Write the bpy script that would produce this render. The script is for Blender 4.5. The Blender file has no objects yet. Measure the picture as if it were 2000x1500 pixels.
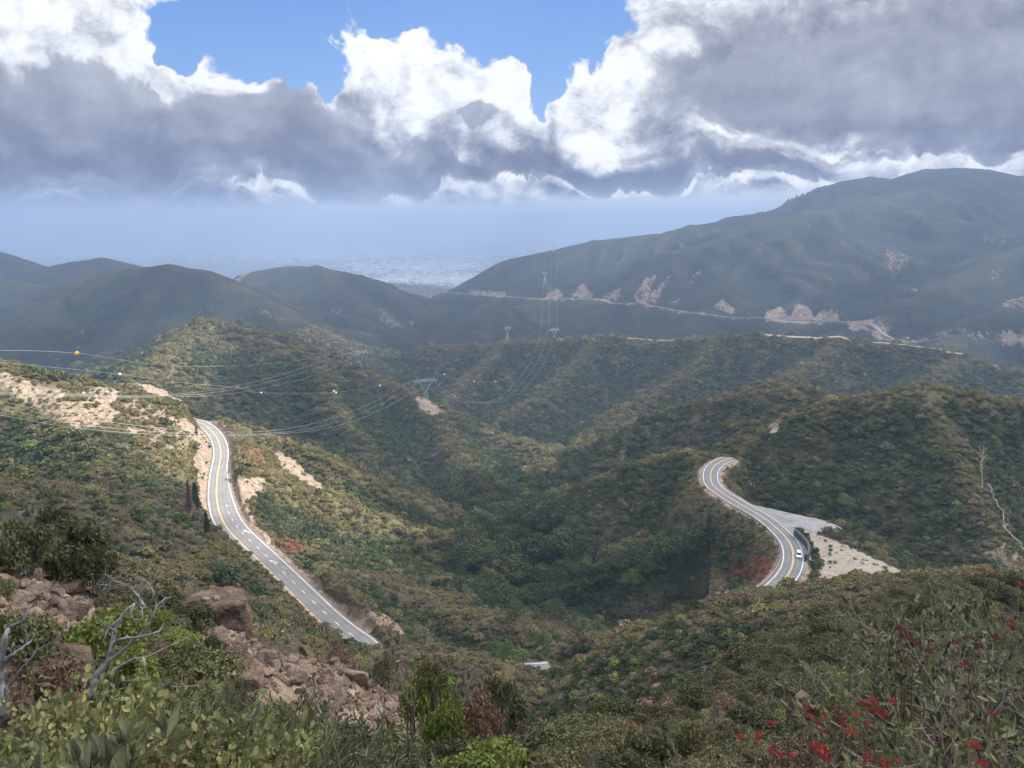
import bpy, math, random
import numpy as np
from mathutils import Vector, Matrix
R = math.radians
rng = np.random.default_rng(7)
random.seed(7)
SC = bpy.context.scene
COL = SC.collection

# ------------------------------------------------------------------ camera
PITCH = math.atan(315/1500)
CP, SP = math.cos(PITCH), math.sin(PITCH)
cam_d = bpy.data.cameras.new('camera')
cam = bpy.data.objects.new('camera', cam_d); COL.objects.link(cam)
cam.rotation_euler = (math.pi/2 - PITCH, 0, 0)
cam_d.sensor_width = 36; cam_d.lens = 36*1500/2000
cam_d.clip_start = 0.1; cam_d.clip_end = 300000
SC.camera = cam

def P(u, v, Y):
    """world point seen in direction (u, v) at forward distance Y"""
    x = (u-1000)/1500; yv = (v-750)/1500
    k = Y/(CP - yv*SP)
    return (x*k, Y, (-SP - yv*CP)*k)
def PZ(u, v, z):
    yv = (v-750)/1500
    k = z/(-SP - yv*CP)
    return ((u-1000)/1500*k, (CP-yv*SP)*k, z)
def proj(x, y, z):
    f = y*CP - z*SP; up = y*SP + z*CP
    f = np.maximum(f, 1e-3)
    return 1000+1500*x/f, 750-1500*up/f, f

# ------------------------------------------------------------------ noise
def _h(ix, iy, s):
    n = (ix*374761393 + iy*668265263 + s*1274126177) & 0xffffffff
    n = ((n ^ (n >> 13))*1274126177) & 0xffffffff
    return ((n ^ (n >> 16)) & 0xffff)/65535.0
def vnoise(x, y, s=0):
    ix = np.floor(x).astype(np.int64); iy = np.floor(y).astype(np.int64)
    fx = x-ix; fy = y-iy
    fx = fx*fx*fx*(fx*(fx*6-15)+10); fy = fy*fy*fy*(fy*(fy*6-15)+10)
    a = _h(ix, iy, s); b = _h(ix+1, iy, s); c = _h(ix, iy+1, s); d = _h(ix+1, iy+1, s)
    return ((a+(b-a)*fx)*(1-fy) + (c+(d-c)*fx)*fy)*2-1
def fbm(x, y, o=4, s=0, gain=.5):
    t = np.zeros_like(x); a = 1.; n = 0
    for i in range(o):
        t += a*vnoise(x*(2.03**i)+i*17.3, y*(2.03**i)-i*9.1, s+i); n += a; a *= gain
    return t/n
def sstep(a, b, x):
    t = np.clip((x-a)/(b-a), 0, 1); return t*t*(3-2*t)

# ------------------------------------------------------------------ ridge network
# (group, slope, rounding, gully length scale, gully amplitude, [(u, v, Y)...])
RIDGES = [
 # far right mountain
 ('mountain', .42, 20, 300, 34, [(820,600,4100),(905,570,3900),(940,545,3800),(1000,505,3700),(1080,488,3600),(1160,471,3550),(1280,456,3500),(1310,459,3500),(1350,441,3500),(1430,428,3550),(1500,411,3600),(1560,391,3600),(1600,371,3600),(1650,353,3600),(1700,345,3600),(1740,350,3600),(1775,351,3600),(1810,330,3600),(1880,327,3600),(1930,331,3600),(1965,343,3600),(2000,344,3600),(2100,325,3600),(2300,335,3500),(2600,330,3500)]),
 ('mountain', .42, 20, 220, 26, [(1900,352,3400),(1800,368,3300),(1700,388,3200),(1620,408,3150),(1500,430,3100),(1400,468,3000),(1310,510,2850),(1240,545,2700),(1190,575,2550)]),
 ('mountain', .5, 12, 220, 18, [(1700,388,3200),(1665,450,2950),(1630,510,2700),(1590,560,2500),(1560,590,2400)]),
 ('mountain', .5, 12, 220, 16, [(1560,420,3100),(1480,500,2800),(1400,560,2550),(1330,590,2400)]),
 ('mountain', .5, 12, 220, 16, [(1900,352,3400),(1860,440,3000),(1810,500,2750),(1780,560,2500)]),
 ('mountain', .5, 12, 220, 16, [(1160,471,3550),(1080,520,3200),(1010,560,2900),(940,600,2600),(880,640,2350)]),
 ('mountain', .5, 12, 220, 16, [(1350,441,3500),(1230,500,3200),(1130,560,2850),(1050,590,2550)]),
 # nearer ridges on the right range
 ('hill', .45, 14, 160, 14, [(2400,330,2500),(2200,400,2450),(2000,482,2400),(1900,524,2300),(1850,552,2200),(1800,577,2150),(1740,612,2080),(1705,645,2000)]),
 ('hill', .48, 12, 160, 12, [(2400,450,2100),(2100,540,2000),(2000,583,1950),(1950,605,1900),(1880,640,1820),(1840,672,1750)]),
 # foothills under the distant road
 ('hill', .5, 12, 140, 10, [(1200,597,2400),(1120,620,2150),(1050,645,1950),(985,672,1780)]),
 ('hill', .5, 12, 140, 10, [(1380,606,2350),(1340,632,2080),(1290,668,1800)]),
 ('hill', .5, 12, 140, 10, [(1500,634,2250),(1440,660,2000),(1400,690,1800)]),
 ('hill', .5, 12, 140, 10, [(1050,592,2500),(980,600,2350),(900,625,2150),(830,668,1950)]),
 ('hill', .5, 12, 140, 10, [(1700,640,2050),(1620,650,1950),(1560,680,1750)]),
 # left far hills
 ('distant_hill', .42, 20, 260, 16, [(-500,420,3600),(-200,455,3400),(-60,478,3200),(0,493,3100),(50,516,3000),(90,521,3000),(140,511,3000),(200,503,3000),(265,518,2950),(310,535,2850)]),
 ('distant_hill', .5, 16, 200, 14, [(-400,500,2500),(-100,530,2450),(0,543,2400),(70,556,2350),(120,548,2300),(156,541,2250),(165,560,2150)]),
 ('distant_hill', .5, 16, 200, 22, [(-60,720,1450),(0,690,1550),(60,640,1750),(110,585,1950),(160,553,2050),(200,535,2100),(260,523,2100),(330,519,2100),(400,528,2050),(440,545,2000),(500,580,1900),(545,603,1800),(600,636,1700),(660,668,1600),(700,688,1550),(750,722,1450)]),
 ('distant_hill', .5, 16, 200, 26, [(400,575,2650),(455,548,2700),(500,529,2750),(560,519,2800),(620,521,2800),(700,536,2750),(740,556,2650),(790,583,2500),(830,610,2350)]),
 ('distant_hill', .5, 14, 150, 14, [(440,545,2300),(500,568,2350),(560,590,2300),(640,612,2250),(690,616,2150),(740,640,2000),(800,668,1850),(850,690,1750)]),
 ('distant_hill', .5, 14, 150, 14, [(620,521,2800),(700,580,2500),(760,625,2300),(800,650,2150)]),
 ('distant_hill', .5, 14, 150, 14, [(330,519,2100),(290,590,1850),(240,650,1650),(200,700,1500)]),
 ('distant_hill', .5, 14, 150, 14, [(500,580,1900),(420,620,1700),(380,670,1550)]),
 # low bluffs at the canyon mouth
 ('bluff', .35, 12, 120, 14, [(640,560,5200),(760,552,5200),(830,558,5000),(900,566,4700)]),
 ('bluff', .3, 12, 120, 10, [(930,556,5200),(980,540,5400),(1100,530,5600)]),
 # long middle ridge with the dirt road
 ('ridge', .55, 8, 110, 11, [(700,752,1560),(740,724,1560),(790,692,1550),(830,676,1540),(900,674,1520),(985,672,1500),(1050,664,1480),(1100,662,1450),(1170,660,1420),(1200,657,1400),(1280,664,1370),(1400,660,1330),(1480,650,1300),(1540,656,1280),(1640,663,1250),(1740,669,1220),(1830,681,1190),(1880,698,1160),(1940,711,1130),(2000,723,1100),(2100,745,1080),(2400,800,1000)]),
 ('ridge', .6, 6, 110, 6, [(985,672,1500),(930,720,1380),(880,770,1260),(850,800,1180)]),
 ('ridge', .6, 6, 110, 6, [(1170,660,1420),(1110,720,1280),(1050,770,1160),(990,810,1080),(960,840,1020)]),
 ('ridge', .6, 6, 110, 6, [(1400,660,1330),(1360,710,1200),(1290,760,1080),(1200,810,960),(1140,850,880)]),
 ('ridge', .6, 6, 110, 6, [(1640,663,1250),(1600,700,1120),(1540,735,1000)]),
 ('ridge', .6, 6, 110, 6, [(1880,698,1160),(1840,725,1040),(1800,750,940)]),
 # wooded hill left of centre
 ('wooded_hill', .62, 10, 80, 9, [(-100,800,760),(40,760,850),(110,742,900),(170,726,920),(240,707,950),(300,677,970),(350,647,990),(400,630,1000),(450,634,1000),(520,647,1000),(570,670,1000),(620,692,1000),(680,714,1000),(740,737,980),(800,768,950),(860,802,910),(940,837,850),(1000,857,820),(1050,872,790),(1100,890,750),(1140,915,700)]),
 ('wooded_hill', .62, 8, 80, 5, [(400,630,1000),(360,660,900),(310,695,800),(262,735,720),(245,752,690)]),
 ('wooded_hill', .7, 6, 80, 5, [(240,753,660),(290,770,620),(340,785,580),(375,800,545)]),
 ('wooded_hill', .62, 8, 80, 6, [(620,692,1000),(640,760,870),(680,830,760),(720,890,680)]),
 ('wooded_hill', .62, 8, 80, 6, [(860,802,910),(880,860,780),(920,920,680),(950,960,620)]),
 # sandy hill above the left road
 ('sandy_hill', .6, 6, 60, 5, [(-400,660,380),(-150,690,400),(0,714,400),(60,727,405),(110,753,410),(180,753,420),(240,767,435),(300,791,455),(345,812,470)]),
 ('sandy_hill', .55, 6, 60, 4, [(110,753,410),(130,800,370),(160,860,330),(200,930,295)]),
 ('sandy_hill', .55, 5, 60, 3, [(240,767,435),(290,830,400),(330,890,365),(365,960,330)]),
 # hill right of the left road
 ('ravine_hill', .64, 4, 60, 3, [(470,830,500),(530,853,490),(600,873,470),(650,897,462),(720,937,458),(800,967,465),(850,992,480),(890,1025,480)]),
 ('ravine_hill', .66, 3, 60, 3, [(520,945,395),(600,962,390),(700,985,388),(800,1022,392),(880,1036,400),(940,1055,405),(970,1090,410)]),
 ('ravine_hill', .5, 5, 60, 3, [(600,1130,275),(700,1120,290),(800,1140,300),(860,1170,300),(900,1192,285),(1000,1203,280),(1040,1216,278),(1060,1250,270)]),
 # right road hills
 ('brushy_hill', .55, 6, 70, 5, [(1110,905,800),(1130,890,770),(1200,845,720),(1300,803,680),(1400,772,650),(1500,750,640),(1560,754,630),(1640,772,620),(1800,790,620)]),
 ('brushy_hill', .7, 5, 60, 4, [(1415,905,428),(1450,872,435),(1500,832,440),(1560,800,440),(1620,778,435),(1700,768,430),(1800,764,425),(1900,770,420),(2000,780,420),(2200,790,400),(2500,800,380)]),
 ('brushy_hill', .6, 5, 60, 3, [(1800,764,425),(1850,850,385),(1900,950,350),(1950,1040,320)]),
 ('brushy_hill', .66, 4, 60, 3, [(1395,885,428),(1370,879,432),(1330,876,440),(1250,897,455),(1200,922,470),(1130,945,490),(1060,967,510),(1000,1000,510),(980,1015,500)]),
 ('brushy_hill', .62, 3, 60, 3, [(1440,985,368),(1370,1000,370),(1300,1032,372),(1220,1060,378),(1150,1092,385),(1100,1130,385)]),
 # near slopes between the roads
 ('near_slope', .48, 5, 50, 3, [(1010,1305,236),(1050,1275,240),(1100,1235,245),(1150,1205,250),(1200,1183,250),(1260,1155,250),(1350,1153,243),(1420,1158,236),(1480,1163,228),(1560,1153,215),(1640,1148,200),(1720,1152,180),(1800,1143,160),(1900,1119,145),(2000,1112,130),(2200,1100,110)]),
 ('near_slope', .6, 2, 50, 1, [(1108,1330,190),(1150,1292,193),(1200,1248,200)]),
 ('near_slope', .48, 5, 50, 3, [(1600,1215,150),(1450,1235,165),(1300,1265,180),(1200,1300,190),(1130,1350,190)]),
 ('near_slope', .58, 5, 50, 3, [(-300,900,150),(0,925,185),(60,950,195),(120,978,203),(210,1012,216),(300,1033,230),(380,1050,245),(430,1075,255)]),
 ('near_slope', .95, 3, 50, 2, [(0,1060,110),(200,1072,150),(330,1085,182),(430,1100,205),(475,1115,214)]),
 ('near_slope', .95, 3, 50, 2, [(100,1150,90),(280,1135,122),(400,1128,150),(510,1160,175),(575,1218,190),(625,1275,195)]),
 ('near_slope', .58, 4, 50, 2, [(540,1290,140),(640,1295,160),(700,1272,180),(760,1252,190),(850,1262,188),(950,1280,184),(1012,1308,181),(1050,1340,179)]),
 # foreground ribs
 ('foreground', .8, 1.5, 12, .5, [(-900,960,10),(-300,1070,18),(-80,1090,24),(60,1120,27),(180,1165,29),(300,1200,33),(400,1240,37),(470,1256,39),(530,1275,42),(600,1296,45),(700,1320,47),(780,1345,47),(830,1400,44)]),
 ('foreground', .85, 1.5, 12, .5, [(1150,1460,13),(1300,1445,16),(1450,1420,20),(1560,1390,26),(1620,1300,38),(1700,1225,52),(1850,1170,66),(2000,1130,80),(2300,1080,80)]),
]
# camera hillside as explicit world points
CAMRIDGE = ('foreground', .70, 1.2, 12, .4, [(-40,-12,4),(-15,-4,0),(-6,-1,-1.0),(0,0,-1.5),(5,0,-1.4),(15,-2,-1.2),(50,-10,2)])

def seg_dist(px, py, A, B):
    ax, ay, az = A; bx, by, bz = B
    dx, dy = bx-ax, by-ay
    L2 = dx*dx+dy*dy+1e-9
    t = np.clip(((px-ax)*dx+(py-ay)*dy)/L2, 0, 1)
    d = np.hypot(px-(ax+t*dx), py-(ay+t*dy))
    return d, az+t*(bz-az), t
PLAIN = -650.0
GROUPS = ['plain','bluff','mountain','hill','distant_hill','ridge','wooded_hill','sandy_hill','ravine_hill','brushy_hill','near_slope','foreground']
RW = []
for g, sl, rd, gl, ga, pts in RIDGES:
    RW.append((g, sl, rd, gl, ga, [P(*p) for p in pts]))
RW.append(CAMRIDGE)

# ------------------------------------------------------------------ roads (world polylines)
def smooth_line(pts, n=12):
    pts = np.array(pts, float); out = []
    for i in range(len(pts)-1):
        p0 = pts[max(i-1,0)]; p1 = pts[i]; p2 = pts[i+1]; p3 = pts[min(i+2,len(pts)-1)]
        for k in range(n):
            t = k/n
            out.append(.5*((2*p1)+(-p0+p2)*t+(2*p0-5*p1+4*p2-p3)*t*t+(-p0+3*p1-3*p2+p3)*t**3))
    out.append(pts[-1]); return np.array(out)
def resample(line, step):
    seg = np.linalg.norm(np.diff(line[:, :2], axis=0), axis=1); s = np.r_[0, np.cumsum(seg)]
    n = max(2, int(s[-1]/step)); q = np.linspace(0, s[-1], n)
    return np.stack([np.interp(q, s, line[:, k]) for k in range(3)], 1), q
ZR = -130.0
# centre line (double yellow) of the left road, far end to near end
LEFT_C = [PZ(*p) for p in [(300,800,-129),(335,808,-129),(368,820,-129),(392,826,-129),(414,842,-129),(428,865,-129),(431,890,-129.2),(426,920,-129.4),(423,950,-129.6),(424,980,-129.8),(432,1010,-130),(449,1038,-130),(475,1065,-130),(505,1094,-130),(540,1129,-130),(580,1170,-130),(620,1210,-130),(655,1240,-130),(685,1262,-130),(730,1300,-130)]]
LEFT_C += [(-30,206,-130.5),(-8,203,-131),(7,203.3,-131),(13,204.5,-131.2)]
RIGHT_C = [PZ(*p) for p in [(1500,1162,-130),(1535,1128,-130),(1549,1097,-130),(1545,1065,-130),(1523,1037,-130),(1490,1010,-130),(1450,987,-130),(1418,967,-130),(1395,950,-130),(1388,935,-130),(1390,918,-130),(1402,905,-130),(1422,896,-130)]]
RIGHT_C = [(34,232,-131),(50,236,-130.5),(70,240,-130)][:0] + RIGHT_C
ROADS = {}
ROADS['left'], _ = resample(smooth_line(LEFT_C), 2.0)
RIGHT_FULL = [PZ(1470,1190,-130)] + RIGHT_C
ROADS['right'], _ = resample(smooth_line(RIGHT_FULL), 2.0)
FARROAD = [P(*p) for p in [(880,571,3000),(960,576,2800),(1050,583,2600),(1120,583,2500),(1170,584,2480),(1200,592,2400),(1250,592,2350),(1300,602,2330),(1365,612,2280),(1440,620,2220),(1480,620,2180),(1550,628,2140),(1650,628,2100),(1700,632,2060),(1730,655,1960),(1770,667,1900),(1815,669,1860),(1880,673,1820),(1960,675,1800),(2050,676,1780)]]
ROADS['far'], _ = resample(smooth_line(FARROAD), 10)
def line_info(px, py, line):
    best = np.full(px.shape, 1e9); bz = np.zeros(px.shape); bs = np.zeros(px.shape); bside = np.zeros(px.shape)
    s = 0
    for i in range(len(line)-1):
        A, B = line[i], line[i+1]
        d, z, t = seg_dist(px, py, A, B)
        L = math.hypot(B[0]-A[0], B[1]-A[1])
        m = d < best
        side = (B[0]-A[0])*(py-A[1]) - (B[1]-A[1])*(px-A[0])
        best[m] = d[m]; bz[m] = z[m]; bs[m] = s+t[m]*L; bside[m] = np.sign(side[m])
        s += L
    return best, bz, bs, bside
def poly_mask(px, py, poly):
    inside = np.zeros(px.shape, bool); n = len(poly); j = n-1
    for i in range(n):
        xi, yi = poly[i][:2]; xj, yj = poly[j][:2]
        c = ((yi > py) != (yj > py)) & (px < (xj-xi)*(py-yi)/(yj-yi+1e-12)+xi)
        inside ^= c; j = i
    return inside
TURNOUT = [PZ(u, v, -130) for u, v in [(1455,982),(1490,990),(1540,1001),(1600,1014),(1638,1026),(1645,1034),(1600,1041),(1556,1040),(1563,1052),(1576,1068),(1581,1085),(1577,1105),(1566,1120),(1545,1105),(1530,1060),(1490,1015)]]

FILL = [(1575,1020),(1650,1022),(1700,1050),(1730,1098),(1810,1138),(1790,1180),(1640,1190),(1595,1150),(1592,1090)]
def ridge_height(px, py):
    """smooth maximum of all the ridge tents; also which group is on top"""
    N = len(px)
    zmax = np.full(N, PLAIN); gid = np.zeros(N, np.int8)
    acc = np.full(N, PLAIN)
    r = np.hypot(px, py)
    K = np.clip(r*.006, .3, 8)
    for g, sl, rd, gl, ga, pts in RW:
        a = np.array(pts); zt = a[:, 2].max()
        reach = min((zt-PLAIN)/sl, 1500 if zt > -500 else 3000)
        if g == 'foreground': reach = 170
        m = np.nonzero((px > a[:,0].min()-reach) & (px < a[:,0].max()+reach) & (py > a[:,1].min()-reach) & (py < a[:,1].max()+reach))[0]
        if len(m) == 0: continue
        x = px[m]; y = py[m]
        best = np.full(len(m), -1e9); bd = np.zeros(len(m))
        for i in range(len(a)-1):
            d, zc, t = seg_dist(x, y, a[i], a[i+1])
            zz = zc - sl*(np.sqrt(d*d+rd*rd)-rd)
            b = zz > best; best[b] = zz[b]; bd[b] = d[b]
        if g == 'foreground': best = best - .0045*bd*bd
        if g == 'near_slope': best = best - .0012*bd*bd
        keep = best + ga*1.4 > acc[m] - 7*K[m]
        m = m[keep]; x = x[keep]; y = y[keep]; best = best[keep]; bd = bd[keep]
        if len(m) == 0: continue
        # gullies: noise drawn out down the slope
        dirv = a[-1,:2]-a[0,:2]; dirv /= np.linalg.norm(dirv)
        al = x*dirv[0]+y*dirv[1]; ac = -x*dirv[1]+y*dirv[0]
        sd = int(abs(a[0,0])*3+abs(a[-1,1])) % 9973
        w = fbm(x/(gl*1.3), y/(gl*1.3), 2, sd+5)*.55
        gn = 1-2*np.abs(fbm(al/gl+w, ac/(gl*3.2)+w*.6, 3, sd))
        gn2 = 1-2*np.abs(fbm(al/(gl*.33)+w*1.5, ac/(gl*1.1)+w, 3, sd+40))
        h = best
        amp = ga*np.clip(bd/(gl*1.2)-(.0 if ga < 12 else .12), 0, 1)
        h = h + amp*(np.clip(gn, 0, 1)**1.3-.45)*(3.3 if g in ('mountain','hill','distant_hill') else 2.4 if g == 'ridge' else 1.25) + ga*(.32 if ga < 12 else .22)*np.clip(bd/(gl*.4)-(.0 if ga < 12 else .25), 0, 1)*(gn2-.5)
        b = h > zmax[m]
        mi = m[b]; zmax[mi] = h[b]; gid[mi] = GROUPS.index(g)
        k = K[m]; A0 = acc[m]
        mx = np.maximum(A0, h); df = np.abs(A0-h)
        acc[m] = mx + k*np.log1p(np.exp(-np.minimum(df/k, 40)))
    return acc, gid

_q = PZ(432, 985, -130); _s = np.r_[0, np.cumsum(np.linalg.norm(np.diff(ROADS['left'][:, :2], axis=0), axis=1))]
THIRD0 = float(_s[np.argmin(np.hypot(ROADS['left'][:,0]-_q[0], ROADS['left'][:,1]-_q[1]))])
def road_left_widths(s):
    # s metres from the far end; a third lane opens on the right-hand (outer) side
    third = sstep(THIRD0-70, THIRD0+15, s)
    return 4.4+0*s, 4.9+third*3.4
def height(px, py):
    px = np.asarray(px, float); py = np.asarray(py, float)
    z, gid = ridge_height(px, py)
    r = np.hypot(px, py)
    z = z - np.array([0,0,0,0,0,1.5,1.5,.6,1.4,1.6,1.9,.25])[gid]   # the scrub stands on top
    # surface roughness everywhere
    z = z + fbm(px/9, py/9, 3, 77)*np.clip(r/60, 0, 1)*1.1 + fbm(px/40, py/40, 3, 78)*np.clip(r/120, .0, 1)*2.0
    z = z + fbm(px/2.2, py/2.2, 4, 79)*.28
    # broken ground close by
    nr_ = np.nonzero(r < 95)[0]
    if len(nr_):
        a, b = px[nr_], py[nr_]; q = fbm(a/1.7, b/1.7, 4, 91); q2 = fbm(a/.55+q, b/.55-q, 3, 92)
        z[nr_] += (np.abs(q)*.9-.2 + np.round(q2*3)/3*.22)*np.clip((r[nr_]-9)/14, 0, 1)*np.where(px[nr_] < 10, 1., .4)
    # roads cut and fill the slopes
    near = (r > 120) & (r < 720)
    for nm in ('left', 'right'):
        ln = ROADS[nm]
        x0, x1 = ln[:,0].min()-90, ln[:,0].max()+90; y0, y1 = ln[:,1].min()-90, ln[:,1].max()+90
        m = np.nonzero(near & (px > x0) & (px < x1) & (py > y0) & (py < y1))[0]
        if len(m) == 0: continue
        d, rz, s, side = line_info(px[m], py[m], ln)
        if nm == 'left':
            wl, wr = road_left_widths(s)
            w = np.where(side > 0, wr, wl)
        else:
            w = np.where(side > 0, 4.6, 4.4)
        w = w+1.3
        rz = rz-.25
        e = np.maximum(d-w, 0)
        up = rz+e*1.35+e*e/40; dn = rz-e*.7-e*e/30
        zz = z[m]
        zn = np.clip(zz, dn, up)
        z[m] = zn
    m = np.nonzero((r > 190) & (r < 420) & (px > 60))[0]
    if len(m):
        ins = poly_mask(px[m], py[m], TURNOUT)
        z[m[ins]] = -130.25
        # waste fill tipped below the turnout
        q = m[~ins]; dd = np.full(len(q), 1e9); fill = [PZ(a, b, -130) for a, b in FILL]
        for i in range(len(fill)):
            A, B = fill[i], fill[(i+1) % len(fill)]; dd = np.minimum(dd, seg_dist(px[q], py[q], A, B)[0])
        fin = poly_mask(px[q], py[q], fill); dd = np.where(fin, -dd, dd)
        lv = -130.6 + np.clip(-dd, 0, 12)*.12 + fbm(px[q]/14, py[q]/14, 3, 88)*.9 - np.maximum(dd, 0)*.55
        ok = dd < 40
        z[q[ok]] = np.maximum(z[q[ok]], lv[ok])
    m = np.nonzero((r > 1500) & (r < 3400) & (px > -400))[0]
    if len(m):
        d, rz, s, side = line_info(px[m], py[m], ROADS['far'][::3])
        e = np.maximum(d-9, 0)
        z[m] = np.clip(z[m], rz-1-e*.55, rz-1+e*1.1)
    return z, gid
HAZE_D = 1.55e-4
EXPO = 1.12
FRONT = .57
# ------------------------------------------------------------------ node helpers
class NT:
    def __init__(s, nt): s.nt = nt; s.n = nt.nodes; s.l = nt.links
    def node(s, t, **kw):
        o = s.n.new(t)
        for k, v in kw.items(): setattr(o, k, v)
        return o
    def put(s, sock, v):
        if v is None: return
        if isinstance(v, bpy.types.NodeSocket): s.l.new(v, sock)
        elif isinstance(v, (tuple, list)):
            v = tuple(v)
            if len(v) == 3 and len(sock.default_value) == 4: v = v+(1,)
            sock.default_value = v
        else:
            try: sock.default_value = v
            except TypeError: sock.default_value = (v, v, v) if len(sock.default_value) == 3 else (v, v, v, 1)
    def m(s, op, a, b=None, c=None, clamp=False):
        o = s.node('ShaderNodeMath', operation=op); o.use_clamp = clamp
        s.put(o.inputs[0], a)
        if b is not None: s.put(o.inputs[1], b)
        if c is not None: s.put(o.inputs[2], c)
        return o.outputs[0]
    def vm(s, op, a, b=None, out=0, scale=None):
        o = s.node('ShaderNodeVectorMath', operation=op)
        s.put(o.inputs[0], a)
        if b is not None: s.put(o.inputs[1], b)
        if scale is not None: s.put(o.inputs['Scale'], scale)
        return o.outputs[out]
    def mix(s, f, a, b, mode='MIX'):
        o = s.node('ShaderNodeMix', data_type='RGBA', blend_type=mode)
        s.put(o.inputs[0], f); s.put(o.inputs[6], a); s.put(o.inputs[7], b)
        return o.outputs[2]
    def step(s, x, a, b, lo=0., hi=1.):
        o = s.node('ShaderNodeMapRange', interpolation_type='SMOOTHSTEP')
        s.put(o.inputs[0], x); o.inputs[1].default_value = a; o.inputs[2].default_value = b
        o.inputs[3].default_value = lo; o.inputs[4].default_value = hi
        return o.outputs[0]
    def lin(s, x, a, b, lo=0., hi=1.):
        o = s.node('ShaderNodeMapRange')
        s.put(o.inputs[0], x); o.inputs[1].default_value = a; o.inputs[2].default_value = b
        o.inputs[3].default_value = lo; o.inputs[4].default_value = hi
        return o.outputs[0]
    flat = False
    def noise(s, vec, scale, detail=4, rough=.5, dist=0, col=False, lac=2.):
        o = s.node('ShaderNodeTexNoise'); o.noise_dimensions = '2D' if s.flat else '3D'; s.put(o.inputs['Vector'], vec)
        o.inputs['Scale'].default_value = scale; o.inputs['Detail'].default_value = detail
        o.inputs['Roughness'].default_value = rough; o.inputs['Distortion'].default_value = dist
        o.inputs['Lacunarity'].default_value = lac
        return o.outputs['Color' if col else 'Fac']
    def voro(s, vec, scale, feature='F1', out='Distance', rand=1.):
        o = s.node('ShaderNodeTexVoronoi', feature=feature); o.voronoi_dimensions = '2D' if s.flat else '3D'; s.put(o.inputs['Vector'], vec)
        o.inputs['Scale'].default_value = scale; o.inputs['Randomness'].default_value = rand
        return o.outputs[out]
    def ramp(s, x, stops):
        o = s.node('ShaderNodeValToRGB'); s.put(o.inputs[0], x); e = o.color_ramp.elements
        while len(e) < len(stops): e.new(.5)
        for i, (p, c) in enumerate(stops):
            e[i].position = p; e[i].color = tuple(c)+(1,) if len(c) == 3 else c
        return o.outputs[0]
    def attr(s, name, typ='GEOMETRY', out='Fac'):
        o = s.node('ShaderNodeAttribute', attribute_name=name, attribute_type=typ)
        return o.outputs[out]
    def bump(s, h, strength=.5, dist=1., normal=None):
        o = s.node('ShaderNodeBump'); s.put(o.inputs['Height'], h)
        o.inputs['Strength'].default_value = strength; o.inputs['Distance'].default_value = dist
        if normal is not None: s.l.new(normal, o.inputs['Normal'])
        return o.outputs[0]

def new_mat(name, rough=.85, col=(.3,.3,.3), metal=0., spec=.25):
    m = bpy.data.materials.new(name); m.use_nodes = True
    b = m.node_tree.nodes['Principled BSDF']
    b.inputs['Roughness'].default_value = rough; b.inputs['Metallic'].default_value = metal
    b.inputs['Base Color'].default_value = tuple(col)+(1,)
    b.inputs['Specular IOR Level'].default_value = spec
    return m, NT(m.node_tree), b

def simple(name, col, rough=.7, var=.25, scale=3., metal=0., bump=.0, spec=.25):
    m, t, b = new_mat(name, rough, col, metal, spec)
    tc = t.node('ShaderNodeTexCoord').outputs['Object']
    n = t.noise(tc, scale, 5, .6)
    lo = tuple(c*(1-var) for c in col); hi = tuple(min(1, c*(1+var)) for c in col)
    c = t.ramp(n, [(.3, lo), (.7, hi)])
    t.put(b.inputs['Base Color'], c)
    if bump: t.put(b.inputs['Normal'], t.bump(n, bump, .05))
    return m

def leaf_mat(name, stops, rough=.6, trans=.25, var=.35, inst=True):
    """foliage: per-clump tint from the instance or object random value, per-leaf variation"""
    m, t, b = new_mat(name, rough, (.06,.08,.03), spec=.2)
    oi = t.node('ShaderNodeObjectInfo')
    leaf = t.attr('leafv')
    base = t.ramp(oi.outputs['Random'], stops)
    if inst:
        dry = t.attr('dry', 'INSTANCER'); dk = t.attr('lush', 'INSTANCER')
        base = t.mix(dry, base, (.225,.19,.085))  # one tan for dry growth and for lit crests painted into the leaves
        base = t.mix(dk, base, (.035,.065,.022))
    f = t.m('ADD', t.m('MULTIPLY', leaf, 2*var), 1-var)
    c = t.mix(1.0, base, f, 'MULTIPLY')
    t.put(b.inputs['Base Color'], c)
    if trans:
        tr = t.node('ShaderNodeBsdfTranslucent'); t.put(tr.inputs[0], c)
        mx = t.node('ShaderNodeMixShader'); mx.inputs[0].default_value = trans
        t.l.new(b.outputs[0], mx.inputs[1]); t.l.new(tr.outputs[0], mx.inputs[2])
        t.l.new(mx.outputs[0], m.node_tree.nodes['Material Output'].inputs[0])
    return m

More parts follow.
